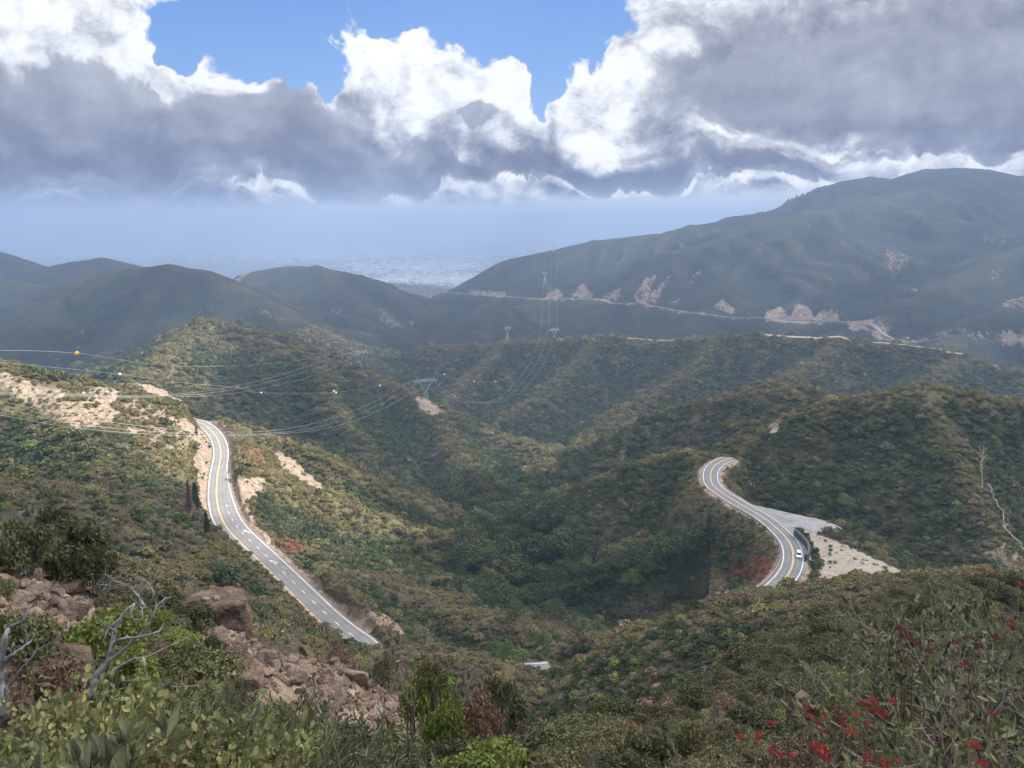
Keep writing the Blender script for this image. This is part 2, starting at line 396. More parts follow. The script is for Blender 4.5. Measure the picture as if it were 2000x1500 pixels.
# ------------------------------------------------------------------ terrain materials
def terrain_material(far=False):
    m, t, b = new_mat('mountainside' if far else 'hillside', .95, spec=.05)
    pos = t.node('ShaderNodeNewGeometry').outputs['Position']
    bare = t.attr('bare'); pale = t.attr('pale'); dry = t.attr('dry'); lush = t.attr('lush'); red = t.attr('red')
    n1 = t.noise(pos, .012, 5, .6); n2 = t.noise(pos, .06, 5, .65); n3 = t.noise(pos, .6, 5, .7); n4 = t.noise(pos, 4., 4, .7)
    if far:
        # chaparral seen from afar: shrub-sized cells, drifts of brown and green
        v = t.voro(pos, .16); v2 = t.noise(pos, .11, 6, .82)
        cell = t.m('ADD', t.m('MULTIPLY', v2, .7), t.m('MULTIPLY', v, .12))
        scrub = t.ramp(cell, [(.25, (.008,.014,.011)), (.45, (.021,.029,.020)), (.62, (.044,.050,.032)), (.8, (.11,.105,.08))])
        scrub = t.mix(t.m('MULTIPLY', t.step(n1, .45, .62), .6), scrub, (.055,.048,.030))
        hgt = t.m('ADD', t.m('MULTIPLY', v2, 14.), t.m('MULTIPLY', n2, 16.))
    else:
        scrub = t.ramp(n3, [(.3, (.035,.03,.019)), (.55, (.062,.054,.034)), (.75, (.12,.10,.07))])
        scrub = t.mix(t.step(n4, .55, .75), scrub, (.05,.055,.025))
        hgt = t.m('ADD', t.m('MULTIPLY', n3, .9), t.m('MULTIPLY', n4, .12))
    scrub = t.mix(t.m('MULTIPLY', dry, .30 if far else .75), scrub, (.10,.088,.05) if far else (.145,.128,.068))
    scrub = t.mix(t.m('MULTIPLY', lush, .8), scrub, (.012,.020,.012) if far else (.022,.035,.014))  # dense growth plus relief shade painted into the hollows
    rockn = t.noise(t.vm('MULTIPLY', pos, (1, 1, .35)), .35 if not far else .05, 6, .72)
    rock = t.ramp(rockn, [(.28, (.09,.065,.048)), (.45, (.20,.152,.115)), (.6, (.31,.25,.195)), (.78, (.46,.40,.33))])
    if far:
        thr = t.m('ADD', t.m('MULTIPLY', t.noise(t.vm('MULTIPLY', pos, (1, .6, .22)), .06, 7, .9), 3.4), -1.25)
    else:
        thr = t.m('ADD', t.m('MULTIPLY', t.noise(pos, .3, 6, .78), 2.0), -.60)
    bf = t.step(t.m('SUBTRACT', bare, t.m('MULTIPLY', thr, .9)), -.02, .12)
    bf = t.m('MULTIPLY', bf, t.step(bare, .02, .1))
    rock = t.mix(t.m('MULTIPLY', pale, .7), rock, t.ramp(n3, [(.3, (.22,.195,.16)), (.7, (.42,.385,.33))]))
    col = t.mix(bf, scrub, rock)
    rf = t.m('MULTIPLY', red, t.step(n3, .35, .55))
    col = t.mix(rf, col, (.16,.05,.038))
    t.put(b.inputs['Base Color'], col)
    h2 = t.m('ADD', hgt, t.m('MULTIPLY', rockn, 8. if far else 1.6))
    t.put(b.inputs['Normal'], t.bump(h2, .9 if far else .8, 1.))
    return m
# ------------------------------------------------------------------ terrain grid
QUICK = False
NA = 560 if QUICK else 1060
NR = 620 if QUICK else 1240
AZ = np.linspace(R(-47), R(47), NA)
R0, R1 = 1.5, 6900.
LR = np.linspace(math.log(R0), math.log(R1), NR)
_A, _L = np.meshgrid(AZ, LR)
GX = (np.exp(_L)*np.sin(_A)).ravel(); GY = (np.exp(_L)*np.cos(_A)).ravel()
GZ, GG = height(GX, GY)
GZ2 = GZ.reshape(NR, NA)
def ground(x, y):
    x = np.asarray(x, float); y = np.asarray(y, float)
    a = (np.arctan2(x, y)-AZ[0])/(AZ[1]-AZ[0]); l = (np.log(np.maximum(np.hypot(x, y), R0))-LR[0])/(LR[1]-LR[0])
    i = np.clip(a.astype(int), 0, NA-2); j = np.clip(l.astype(int), 0, NR-2)
    fa = np.clip(a-i, 0, 1); fl = np.clip(l-j, 0, 1)
    return (GZ2[j,i]*(1-fa)+GZ2[j,i+1]*fa)*(1-fl)+(GZ2[j+1,i]*(1-fa)+GZ2[j+1,i+1]*fa)*fl
def g1(x, y): return float(ground(np.array([x]), np.array([y]))[0])
def hit(u, v, ymin=3.):
    """where the line of sight through a pixel meets the land"""
    yv = (v-750)/1500; k = 1/(CP-yv*SP)
    Y = np.exp(np.linspace(math.log(ymin), math.log(5500), 1600))
    X = (u-1000)/1500*k*Y; Z = (-SP-yv*CP)*k*Y
    g = ground(X, Y); b = np.nonzero(Z < g)[0]
    i = b[0] if len(b) else len(Y)-1
    return float(X[i]), float(Y[i]), float(g[i])
# what can be seen from near the camera: running maximum of the slope outwards
_slope = GZ2/np.exp(LR)[:, None]
HOR = np.maximum.accumulate(_slope, 0)
def seen(x, y, z, margin):
    a = (np.arctan2(x, y)-AZ[0])/(AZ[1]-AZ[0]); r = np.hypot(x, y); l = (np.log(np.maximum(r, R0))-LR[0])/(LR[1]-LR[0])
    i = np.clip(a.astype(int), 0, NA-1); j = np.clip(l.astype(int)-2, 0, NR-1)
    return (z+margin) > HOR[j, i]*r

# ------------------------------------------------------------------ surface patches (kind, weight, nearest, farthest, outline)
PATCH = [
 ('bare', .52, 300, 470, [(-40,700),(20,728),(110,752),(150,785),(190,775),(240,800),(215,835),(150,845),(100,822),(60,792),(10,765),(-40,740)]),
 ('bare', .6, 300, 480, [(150,765),(200,756),(245,768),(225,795),(180,790)]),
 ('bare', .45, 300, 480, [(240,770),(300,790),(360,815),(380,860),(330,900),(250,850)]),
 ('bare', .9, 300, 520, [(372,900),(400,860),(414,890),(410,950),(414,1000),(398,975),(385,940)]),
 ('bare', .8, 350, 560, [(335,815),(395,838),(412,880),(398,895),(372,850),(330,832)]),
 ('bare', .95, 300, 460, [(462,930),(515,935),(508,955),(488,972),(466,975)]),
 ('bare', .8, 300, 640, [(535,880),(585,905),(645,962),(605,950),(555,915)]),
 ('bare', .95, 480, 720, [(245,752),(300,752),(340,770),(378,800),(350,810),(290,792)]),
 ('bare', 1., 800, 1000, [(806,772),(835,778),(858,795),(868,806),(848,814),(822,800)]),
 ('bare', .6, 700, 900, [(995,862),(1018,872),(1035,890),(1020,885)]),
 ('bare', .7, 500, 800, [(790,880),(812,905),(824,925),(812,920)]),
 ('bare', .55, 230, 300, [(700,1190),(750,1195),(790,1235),(745,1240)]),
 ('pale', 1., 200, 330, [(1560,1030),(1650,1050),(1720,1090),(1810,1132),(1775,1175),(1600,1175),(1590,1070)]),
 ('pale', .12, 300, 480, [(-40,700),(110,745),(250,765),(370,815),(414,880),(414,1000),(380,990),(250,850),(0,800)]),
 ('bare', 1., 200, 330, [(1584,1040),(1650,1062),(1720,1098),(1800,1132),(1775,1165),(1600,1175),(1606,1110),(1590,1070)]),
 ('bare', .8, 200, 330, [(1560,1105),(1585,1095),(1580,1160),(1540,1165)]),
 ('bare', .38, 300, 460, [(1462,930),(1476,918),(1484,955),(1470,965)]),
 ('bare', .6, 380, 460, [(1500,820),(1540,812),(1515,855),(1498,862)]),
 ('bare', .6, 560, 700, [(1610,770),(1660,765),(1650,785),(1620,785)]),
 ('bare', .75, 380, 460, [(1335,868),(1375,870),(1380,890),(1350,885)]),
 ('bare', .5, 220, 330, [(1900,1090),(1960,1060),(1995,1085),(1960,1110)]),
 ('bare', .5, 150, 260, [(1230,1360),(1290,1330),(1300,1350),(1240,1380)]),
 ('bare', .5, 150, 260, [(1240,1235),(1290,1215),(1300,1230),(1250,1250)]),
 ('bare', .8, 12, 60, [(60,1100),(215,1130),(215,1290),(30,1290),(-30,1200)]),
 ('bare', 1., 12, 70, [(395,1215),(480,1225),(560,1280),(700,1320),(800,1335),(850,1400),(820,1470),(700,1480),(560,1400),(430,1330),(390,1260)]),
 ('bare', .8, 12, 70, [(0,1120),(100,1160),(120,1330),(60,1420),(-40,1420)]),
 ('bare', .5, 900, 1600, [(1480,640),(1560,650),(1560,662),(1480,662)]),
 # far cliffs and road cuts
 ('bare', 0.59, 1500, 4200, [(910,566),(990,570),(985,583),(920,577)]),
 ('bare', 0.59, 1500, 4200, [(1062,585),(1070,568),(1090,563),(1105,583)]),
 ('bare', 0.63, 1500, 4200, [(1115,582),(1130,558),(1140,552),(1160,578),(1155,584)]),
 ('bare', 0.52, 1500, 4200, [(1172,590),(1190,570),(1215,562),(1205,590)]),
 ('bare', 0.55, 1500, 4200, [(1235,582),(1262,540),(1282,535),(1268,575),(1300,545),(1318,522),(1310,540),(1282,590),(1255,600)]),
 ('bare', 0.44, 1500, 4200, [(1340,555),(1365,525),(1372,530),(1352,560)]),
 ('bare', 0.52, 1500, 4200, [(1300,590),(1330,582),(1322,592)]),
 ('bare', 0.63, 1500, 4200, [(1390,602),(1413,582),(1430,600),(1440,617),(1410,608)]),
 ('bare', 0.74, 1500, 4200, [(1490,620),(1500,606),(1525,598),(1545,622),(1552,595),(1575,594),(1590,622),(1610,600),(1635,605),(1642,627),(1500,627)]),
 ('bare', 0.67, 1500, 4200, [(1650,628),(1710,622),(1690,642),(1665,648)]),
 ('bare', 0.59, 1500, 4200, [(1700,650),(1725,635),(1735,660),(1800,668),(1790,675),(1715,668)]),
 ('bare', 0.59, 1500, 4200, [(1775,535),(1785,560),(1798,568),(1782,570)]),
 ('bare', 0.33, 1500, 4200, [(1730,485),(1780,500),(1760,550),(1725,530)]),
 ('bare', 0.33, 1500, 4200, [(1915,460),(1965,455),(1965,480),(1920,478)]),
 ('bare', 0.44, 1500, 4200, [(1935,528),(1958,522),(1950,545),(1935,545)]),
 ('bare', 0.52, 1500, 4200, [(1955,590),(2010,575),(2010,600),(1965,605)]),
 ('bare', 0.74, 1500, 4200, [(1955,660),(1968,648),(2010,645),(2010,675),(1960,678)]),
 ('bare', .6, 900, 1400, [(1930,705),(2010,715),(2010,725),(1940,718)]),
 ('bare', 0.37, 1500, 4200, [(735,595),(760,605),(790,640),(760,640),(742,625)]),
 ('bare', 0.37, 1500, 4200, [(795,630),(812,622),(806,645)]),
 ('bare', 0.44, 1200, 4200, [(640,600),(665,608),(690,616),(650,612)]),
 ('bare', 0.59, 1200, 4200, [(458,548),(478,530),(486,530),(468,552)]),
 ('bare', 0.26, 1200, 4200, [(95,695),(125,670),(135,710),(105,725)]),
 ('bare', 0.37, 1200, 4200, [(150,680),(160,630),(168,625),(160,670),(154,692)]),
 ('bare', 0.37, 1200, 4200, [(485,585),(520,605),(560,625),(545,625),(500,605)]),
 ('bare', .45, 4300, 7000, [(600,540),(900,545),(900,600),(600,600)]),
 ('dry', .8, 300, 520, [(-60,680),(110,745),(240,760),(360,805),(410,860),(400,960),(330,930),(250,860),(100,835),(-60,790)]),  # dry ground; its yellow tone also paints sunlight on lit slopes
 ('dry', .85, 300, 520, [(430,808),(500,850),(620,900),(700,985),(780,1050),(720,1060),(600,1010),(520,960),(465,930),(460,860)]),
 ('dry', .7, 550, 1050, [(250,745),(330,672),(385,640),(375,690),(345,750),(300,765)]),
 ('dry', .5, 700, 1050, [(400,628),(560,670),(640,705),(500,700),(400,680)]),
 ('dry', .45, 600, 950, [(940,835),(1010,865),(1090,900),(1100,935),(1030,925),(950,880)]),
 ('dry', .5, 1200, 2600, [(440,545),(560,600),(700,680),(740,715),(640,705),(520,640)]),
 ('dry', .45, 1200, 2600, [(0,540),(160,540),(120,600),(60,660),(0,600)]),
 ('dry', .35, 1200, 3000, [(500,530),(600,540),(660,600),(600,590),(540,560)]),
 ('dry', .35, 600, 700, [(1440,770),(1560,748),(1700,775),(1560,800)]),
 ('dry', .3, 120, 260, [(1450,1150),(2000,1110),(2000,1200),(1500,1260)]),
 ('red', .45, 300, 520, [(470,866),(512,878),(528,900),(505,918),(470,898)]),
 ('red', .45, 250, 400, [(515,1052),(565,1052),(588,1076),(545,1076)]),
 ('red', .45, 260, 420, [(1430,1085),(1500,1092),(1525,1112),(1480,1140),(1420,1135)]),
 ('red', .22, 900, 1600, [(1160,652),(1260,660),(1400,655),(1480,645),(1640,660),(1640,672),(1400,668),(1160,665)]),
 ('lush', .95, 300, 700, [(860,950),(1000,920),(1120,935),(1080,1000),(1150,1080),(1260,1100),(1400,1060),(1380,1130),(1200,1190),(1080,1230),(980,1190),(900,1130),(880,1040)]),
 ('lush', .6, 240, 330, [(960,1230),(1080,1220),(1100,1260),(1040,1290),(960,1270)]),
 ('lush', .8, 600, 1100, [(440,720),(620,720),(720,760),(800,830),(850,940),(640,870),(480,820)]),  # right face of the wooded hill, its shade put into dark growth
 ('lush', .55, 300, 440, [(1480,830),(2000,790),(2000,1080),(1700,1040),(1560,960)]),
 ('lush', .35, 1000, 1600, [(740,730),(1000,680),(1400,690),(1400,860),(1000,840)]),
]
def surface(x, y, z):
    """bare / dry / lush / red weights for points on the land"""
    u, v, f = proj(x, y, z)
    out = {k: np.zeros(len(x)) for k in ('bare','dry','lush','red','pale')}
    wob = 6*np.clip(500/np.maximum(f, 1), .4, 2)
    du = fbm(x/18, y/18, 3, 301); dv = fbm(x/18, y/18, 3, 402)
    uu = u+du*wob*1.6; vv = v+dv*wob
    r = np.hypot(x, y)
    for k, w, y0, y1, poly in PATCH:
        a = np.array(poly)
        sf = (9 if k in ('dry','lush') else 3.2) if y0 > 100 else 14
        if y0 > 1000: sf *= .6
        m = np.nonzero((r > y0*.95) & (r < y1*1.25) & (y > y0) & (y < y1) & (uu > a[:,0].min()-sf) & (uu < a[:,0].max()+sf) & (vv > a[:,1].min()-sf) & (vv < a[:,1].max()+sf))[0]
        if len(m) == 0: continue
        ins = np.zeros(len(m))
        for q in range(9):
            rad = 0 if q == 0 else sf*(.5 if q % 2 else 1.); an = q*.785
            ins += poly_mask(uu[m]+rad*math.cos(an)*1.3, vv[m]+rad*math.sin(an)*.8, poly)
        out[k][m] = np.maximum(out[k][m], w*ins/9)
    # ridge tops dry and thin-soiled, their lit edge put into the tan tone
    for gq, sl_, rd_, gl_, ga_, pts_ in RW:
        wq = {'brushy_hill': (.62, 7), 'ravine_hill': (.8, 7), 'near_slope': (.5, 6), 'ridge': (.5, 13), 'wooded_hill': (.5, 11)}.get(gq)
        if wq is None: continue
        a = np.array(pts_); m = np.nonzero((x > a[:,0].min()-40) & (x < a[:,0].max()+40) & (y > a[:,1].min()-40) & (y < a[:,1].max()+40))[0]
        if len(m) == 0: continue
        best = np.full(len(m), 1e9)
        for i in range(len(a)-1): best = np.minimum(best, seg_dist(x[m], y[m], a[i], a[i+1])[0])
        out['dry'][m] = np.maximum(out['dry'][m], wq[0]*np.exp(-(best/wq[1]*(1+.5*du[m]))**2))
    # road shoulders and cut banks
    rd = np.full(len(x), 1e9)
    m = np.nonzero((r > 150) & (r < 620))[0]
    for nm in ('left', 'right'):
        if len(m) == 0: continue
        d, rz, s, side = line_info(x[m], y[m], ROADS[nm][::2])
        if nm == 'left':
            wl, wr = road_left_widths(s); w = np.where(side > 0, wr, wl)
        else: w = 4.5+0*d
        e = d-w
        rd[m] = np.minimum(rd[m], e)
        wv = 1+.8*fbm(x[m]/11, y[m]/11, 3, 733); e2 = e/np.maximum(wv*(1. if nm == 'left' else .62), .25); sh = np.where(e2 < 1.6, 1., np.where(e2 < 5., .75*(1-(e2-1.6)/3.4), 0)); sh = np.where(r[m] < 232, 0, sh)
        out['bare'][m] = np.maximum(out['bare'][m], sh)
    m = np.nonzero((r > 1500) & (r < 3300))[0]
    if len(m):
        d, rz, s, side = line_info(x[m], y[m], ROADS['far'][::4])
        rd[m] = np.minimum(rd[m], d-7)
        out['bare'][m] = np.maximum(out['bare'][m], np.where(d < 11, .6, np.where((d < 40) & (z[m] > rz), .40, 0)))
    return out, rd

GS, GRD = surface(GX, GY, GZ)
# hollows denser and crests drier, with the relief's light and shade painted in
def hollow(x, y, z):
    r = np.hypot(x, y); e = np.clip(r*.022, 6, 60)
    c = (ground(x+e, y)+ground(x-e, y)+ground(x, y+e)+ground(x, y-e)+ground(x+e*.7, y+e*.7)+ground(x-e*.7, y-e*.7))/6-z
    return c/e
HOL = hollow(GX, GY, GZ)
_fr = np.clip((np.hypot(GX, GY)-1500)/600, 0, 1); GS['lush'] = np.maximum(GS['lush'], np.clip(HOL*(4+8*_fr)+.25*_fr, 0, 1)); GS['dry'] = np.maximum(GS['dry'], np.clip(-HOL*3.-.05, 0, .55))

def grid_mesh(name, faces, attrs, mat):
    used = np.unique(faces); remap = np.full(len(GX), -1, np.int64); remap[used] = np.arange(len(used))
    f = remap[faces].astype(np.int32)
    me = bpy.data.meshes.new(name)
    me.vertices.add(len(used)); me.vertices.foreach_set('co', np.stack([GX[used], GY[used], GZ[used]], 1).astype(np.float32).ravel())
    me.loops.add(f.size); me.loops.foreach_set('vertex_index', f.ravel())
    me.polygons.add(len(f)); me.polygons.foreach_set('loop_start', np.arange(0, f.size, 4, dtype=np.int32))
    me.polygons.foreach_set('loop_total', np.full(len(f), 4, np.int32))
    me.polygons.foreach_set('use_smooth', np.ones(len(f), bool))
    me.update(calc_edges=True)
    for k, a in attrs.items():
        at = me.attributes.new(k, 'FLOAT', 'POINT'); at.data.foreach_set('value', a[used].astype(np.float32))
    me.materials.append(mat)
    o = bpy.data.objects.new(name, me); COL.objects.link(o); return o

def tag(o, label=None, cat=None, group=None, kind=None):
    if label: o['label'] = label
    if cat: o['category'] = cat
    if group: o['group'] = group
    if kind: o['kind'] = kind
    return o

M_NEAR = terrain_material(False); M_FAR = terrain_material(True)
idx = np.arange(NA*NR).reshape(NR, NA)
Q = np.stack([idx[:-1,:-1], idx[:-1,1:], idx[1:,1:], idx[1:,:-1]], -1).reshape(-1, 4)
QG = GG[Q[:, 0]]
LAND_LABEL = {'mountain': 'hazy blue chaparral mountain rising at the right with a long cut road across it', 'hill': 'spurs and foothills below the big mountain on the right',
 'distant_hill': 'rounded bluish hills at the left in front of the city plain', 'bluff': 'low pale bluffs at the canyon mouth before the city', 'ridge': 'long level ridge with a dirt track across the middle distance',
 'wooded_hill': 'dark green pointed hill left of centre with power lines in front', 'sandy_hill': 'sunlit sandy hillside above the left road', 'ravine_hill': 'slope dropping right from the left road into the wooded ravine',
 'brushy_hill': 'brush covered hills around the right road', 'near_slope': 'brown and green brushy slopes between the viewpoint and the two roads', 'foreground': 'steep foreground slope below the viewpoint with broken pinkish rock'}
LNAME = {'foreground': 'foreground_slope', 'hill': 'foothill', 'bluff': 'far_bluff'}
SKIRT = []
for gi, g in enumerate(GROUPS):
    if g == 'plain': continue
    f = Q[QG == gi]
    if len(f) == 0: continue
    o = grid_mesh(LNAME.get(g, g), f, GS, M_FAR if g in ('mountain','hill','distant_hill','bluff') else M_NEAR)
    tag(o, LAND_LABEL[g], 'hillside', kind='structure')

# the city plain: one sheet to the horizon
def sheet(name, pts, z, mat, kind='structure', label=None):
    me = bpy.data.meshes.new(name); me.from_pydata([(x, y, z) for x, y in pts], [], [tuple(range(len(pts)))]); me.materials.append(mat)
    o = bpy.data.objects.new(name, me); COL.objects.link(o); tag(o, label, 'ground', kind=kind); return o
mp, t, b = new_mat('city_plain', .95, spec=.02)
pos = t.node('ShaderNodeNewGeometry').outputs['Position']
xs_ = t.vm('MULTIPLY', pos, (1, .42, 1))
a1 = t.noise(pos, .00018, 4, .6); a2 = t.noise(xs_, .0016, 6, .8); a3 = t.noise(xs_, .007, 4, .85); a4 = t.noise(t.vm('MULTIPLY', pos, (.5, 1, 1)), .0007, 5, .7)
c = t.ramp(a2, [(.35, (.030,.040,.028)), (.5, (.05,.06,.045)), (.62, (.10,.105,.09))])
c = t.mix(t.m('MULTIPLY', t.step(a3, .555, .62), t.step(a1, .36, .56)), c, (.42,.42,.40))
c = t.mix(t.m('MULTIPLY', t.step(a4, .60, .68), .35), c, (.30,.29,.26))
c = t.mix(t.m('MULTIPLY', t.step(a4, .44, .36), .8), c, (.03,.042,.03))
t.put(b.inputs['Base Color'], c)
sheet('plain', [(-90000,5200),(90000,5200),(90000,72000),(-90000,72000)], PLAIN+2, mp, label='hazy flat city plain reaching to the horizon')
# ------------------------------------------------------------------ foliage meshes
def quad_mesh(name, verts, faces, leafv, mats, midx=None):
    me = bpy.data.meshes.new(name)
    verts = np.asarray(verts, np.float32); me.vertices.add(len(verts)); me.vertices.foreach_set('co', verts.ravel())
    ls = [len(f) for f in faces] if not isinstance(faces, np.ndarray) else None
    if ls is None:
        k = faces.shape[1]; flat = faces.ravel().astype(np.int32); starts = np.arange(0, flat.size, k, dtype=np.int32); tot = np.full(len(faces), k, np.int32)
    else:
        flat = np.array([i for f in faces for i in f], np.int32); tot = np.array(ls, np.int32); starts = np.r_[0, np.cumsum(tot)[:-1]].astype(np.int32)
    me.loops.add(len(flat)); me.loops.foreach_set('vertex_index', flat)
    me.polygons.add(len(tot)); me.polygons.foreach_set('loop_start', starts); me.polygons.foreach_set('loop_total', tot)
    if midx is not None: me.polygons.foreach_set('material_index', np.asarray(midx, np.int32))
    me.update(calc_edges=True)
    if leafv is not None:
        at = me.attributes.new('leafv', 'FLOAT', 'POINT'); at.data.foreach_set('value', np.asarray(leafv, np.float32))
    for m in mats: me.materials.append(m)
    return me

def leaf_cards(C, N, size, g, aspect=1.6, jit=.5):
    """small pointed leaves: one rhomb per centre C, facing roughly N"""
    n = len(C)
    nn = N + g.normal(0, jit, (n, 3)); nn /= np.linalg.norm(nn, axis=1)[:, None]+1e-9
    a = g.normal(0, 1, (n, 3)); a -= (a*nn).sum(1)[:, None]*nn; a /= np.linalg.norm(a, axis=1)[:, None]+1e-9
    b = np.cross(nn, a)
    s = (size*g.uniform(.6, 1.4, n))[:, None]
    V = np.stack([C-a*s*aspect*.5, C-b*s*.5+a*s*.05, C+a*s*aspect*.5, C+b*s*.5+a*s*.05], 1).reshape(-1, 3)
    F = np.arange(4*n).reshape(n, 4)
    lv = np.repeat(np.clip(g.normal(.5, .22, n), 0, 1), 4)
    return V, F, lv

def blob_points(n, g, lobes, flat=.8, shell=.72):
    """points in the outer shell of a cluster of lobes, with outward normals"""
    C = []; N = []
    w = np.array([l[3]**2 for l in lobes]); w /= w.sum()
    k = g.choice(len(lobes), n*2, p=w)
    d = g.normal(0, 1, (n*2, 3)); d /= np.linalg.norm(d, axis=1)[:, None]
    d[:, 2] = np.where(d[:, 2] < -.35, -d[:, 2], d[:, 2])
    L = np.array(lobes)[k]
    rr = L[:, 3]*(shell+(1-shell)*g.random(n*2)**.6)*(1+.16*np.sin(d[:, 0]*7+d[:, 1]*5+L[:, 0]*9))
    p = L[:, :3]+d*rr[:, None]*np.array([1, 1, flat])
    ins = np.zeros(len(p), bool)
    for j, l in enumerate(lobes):
        q = (p-np.array(l[:3]))/np.array([1, 1, flat]); ins |= (np.linalg.norm(q, axis=1) < l[3]*.62) & (k != j)
    keep = ~ins & (p[:, 2] > .02)
    return p[keep][:n], d[keep][:n]

def shrub_lobes(g, nl=6, spread=.5, h=.75):
    out = [(0, 0, .34, .45)]
    for i in range(nl):
        a = 6.283*i/nl+g.uniform(-.4, .4); r = spread*g.uniform(.55, 1.1)
        out.append((r*math.cos(a), r*math.sin(a), g.uniform(.18, .42)*h/.75, g.uniform(.2, .36)))
    for i in range(2): out.append((g.uniform(-.25, .25), g.uniform(-.25, .25), h*g.uniform(.6, .8), g.uniform(.18, .28)))
    return out

LEAF = {
 'dark':  leaf_mat('dark_scrub_leaf', [(0, (.040,.066,.028)), (.5, (.064,.092,.038)), (1, (.10,.122,.048))]),
 'grey':  leaf_mat('grey_sage_leaf', [(0, (0.123,0.125,0.087)), (.5, (0.171,0.157,0.110)), (1, (0.196,0.196,0.145))]),
 'brown': leaf_mat('dry_brown_twig', [(0, (.105,.084,.064)), (.5, (.145,.115,.086)), (1, (.19,.148,.112))], trans=.1),
 'olive': leaf_mat('olive_leaf', [(0, (0.099,0.107,0.038)), (.5, (0.152,0.152,0.052)), (1, (0.232,0.217,0.080))]),
 'oak':   leaf_mat('oak_leaf', [(0, (0.035,0.055,0.020)), (.5, (0.052,0.080,0.028)), (1, (0.075,0.109,0.038))]),
 'bright':leaf_mat('fresh_green_leaf', [(0, (0.087,0.142,0.035)), (1, (0.167,0.232,0.058))]),
 'red':   leaf_mat('red_brown_seed_head', [(0, (0.217,0.065,0.051)), (1, (0.319,0.102,0.072))], trans=.1),
}
BARK = simple('bark', (.12, .095, .075), .9, .4, 6., bump=.4)
DEADW = simple('weathered_dead_wood', (.21, .195, .19), .85, .5, 9., bump=.4)

def shrub_mesh(name, seed, n, leaf, mat, nl=6, h=.75, aspect=1.5, jit=.55, twigs=0, shell=.6):
    g = np.random.default_rng(seed)
    lob = shrub_lobes(g, nl, .5, h)
    C, N = blob_points(n, g, lob, .85, shell)
    V, F, lv = leaf_cards(C, N, leaf, g, aspect, jit)
    mats = [mat]; mi = [0]*len(F)
    if twigs:
        TV = []; TF = []
        for i in range(twigs):
            a = g.uniform(0, 6.283); r = g.uniform(.1, .6); top = np.array([r*math.cos(a), r*math.sin(a), h*g.uniform(.5, 1.15)]); w = .012
            o = np.array([math.sin(a), -math.cos(a), 0])*w; b0 = len(V)+len(TV)
            TV += [top*.05-o, top*.05+o, top+o*.2, top-o*.2]; TF.append([b0, b0+1, b0+2, b0+3])
        V = np.concatenate([V, np.array(TV)]); F = np.concatenate([F, np.array(TF)]); lv = np.r_[lv, np.full(len(TV), .5)]
        mats.append(DEADW); mi += [1]*twigs
    return quad_mesh(name, V, F, lv, mats, mi)

# kind: (leaf colour, leaves, leaf size, lobes, height, aspect, twigs, width range m)
KINDS = {
 'dark_shrub':  ('dark', 330, .135, 6, .80, 1.4, 0),
 'round_shrub': ('dark', 300, .14, 4, .95, 1.4, 0),
 'sage_bush':   ('grey', 300, .12, 6, .62, 2.0, 10),
 'brown_bush':  ('brown', 300, .11, 6, .60, 2.4, 14),
 'olive_bush':  ('olive', 320, .125, 6, .72, 1.6, 6),
 'canyon_oak':  ('oak', 420, .125, 6, .9, 1.4, 0),
 'green_bush':  ('bright', 320, .12, 6, .8, 1.7, 0),
 'red_bush':    ('red', 260, .11, 6, .5, 1.5, 8),
}
PROTO = {k: shrub_mesh(k, 40+i, n, ls, LEAF[c], nl, h, asp, .55, tw) for i, (k, (c, n, ls, nl, h, asp, tw)) in enumerate(KINDS.items())}

def add(name, me, parent=None, loc=None, rot=None, scale=None):
    o = bpy.data.objects.new(name, me); COL.objects.link(o)
    if parent is not None: o.parent = parent
    if loc is not None: o.location = loc
    if rot is not None: o.rotation_euler = rot
    if scale is not None: o.scale = scale
    return o

# ------------------------------------------------------------------ where the scrub grows
def scatter_points():
    g = np.random.default_rng(11)
    r = np.exp(np.linspace(math.log(92), math.log(1750), 600))
    s = np.clip(.0041*r, 1.15, 3.8)
    dens = r/s**2; cum = np.r_[0, np.cumsum((dens[1:]+dens[:-1])/2*np.diff(r))]
    span = R(80); N = int(cum[-1]*span*(.45 if QUICK else 1.0))
    rr = np.interp(g.random(N)*cum[-1], cum, r); az = (g.random(N)-.5)*span
    x = rr*np.sin(az); y = rr*np.cos(az); z = ground(x, y)
    k = seen(x, y, z, 3.5+rr*.004)
    x, y, z, rr = x[k], y[k], z[k], rr[k]
    S, rd = surface(x, y, z)
    n = fbm(x/14, y/14, 3, 555); n2 = fbm(x/55, y/55, 3, 600)
    p = np.clip(1-S['bare']*(1.05+.9*n), 0, 1)
    p = np.where(S['bare'] > .97, np.maximum(p*.15, .10*(S['pale'] > .5)), p)
    p *= np.clip(.98+n*1.0, .12, 1)
    k = (g.random(len(x)) < p) & (rd > 1.3)
    ins = poly_mask(x, y, TURNOUT); k &= ~ins
    x, y, z, rr = x[k], y[k], z[k], rr[k]
    S = {a: b[k] for a, b in S.items()}; n = n[k]; n2 = n2[k]; rd = rd[k]
    # scrub tone carries relief shading too: darker hollows, paler crests; right-hand slopes drier
    ho = hollow(x, y, z); e = np.maximum(3, rr*.012)
    gx = (ground(x+e, y)-ground(x-e, y))/(2*e)
    moist_shade = np.clip(.44+ho*4.5+n2*.4+.3*gx+S['lush']*.6-S['dry']*.8, 0, 1)
    return x, y, z, rr, S, n, moist_shade, rd
px_, py_, pz_, pr_, PS, pn_, pm_, prd_ = scatter_points()
g = np.random.default_rng(5)
u_ = g.random(len(px_)); kind = np.empty(len(px_), dtype='U12')
kind[:] = 'dark_shrub'
near = pr_ < 330
brown = np.clip(.50-pm_*.7, .05, .6)*np.where(near, 1.05, .4)
grey = .16*np.where(near, 1.2, .5)
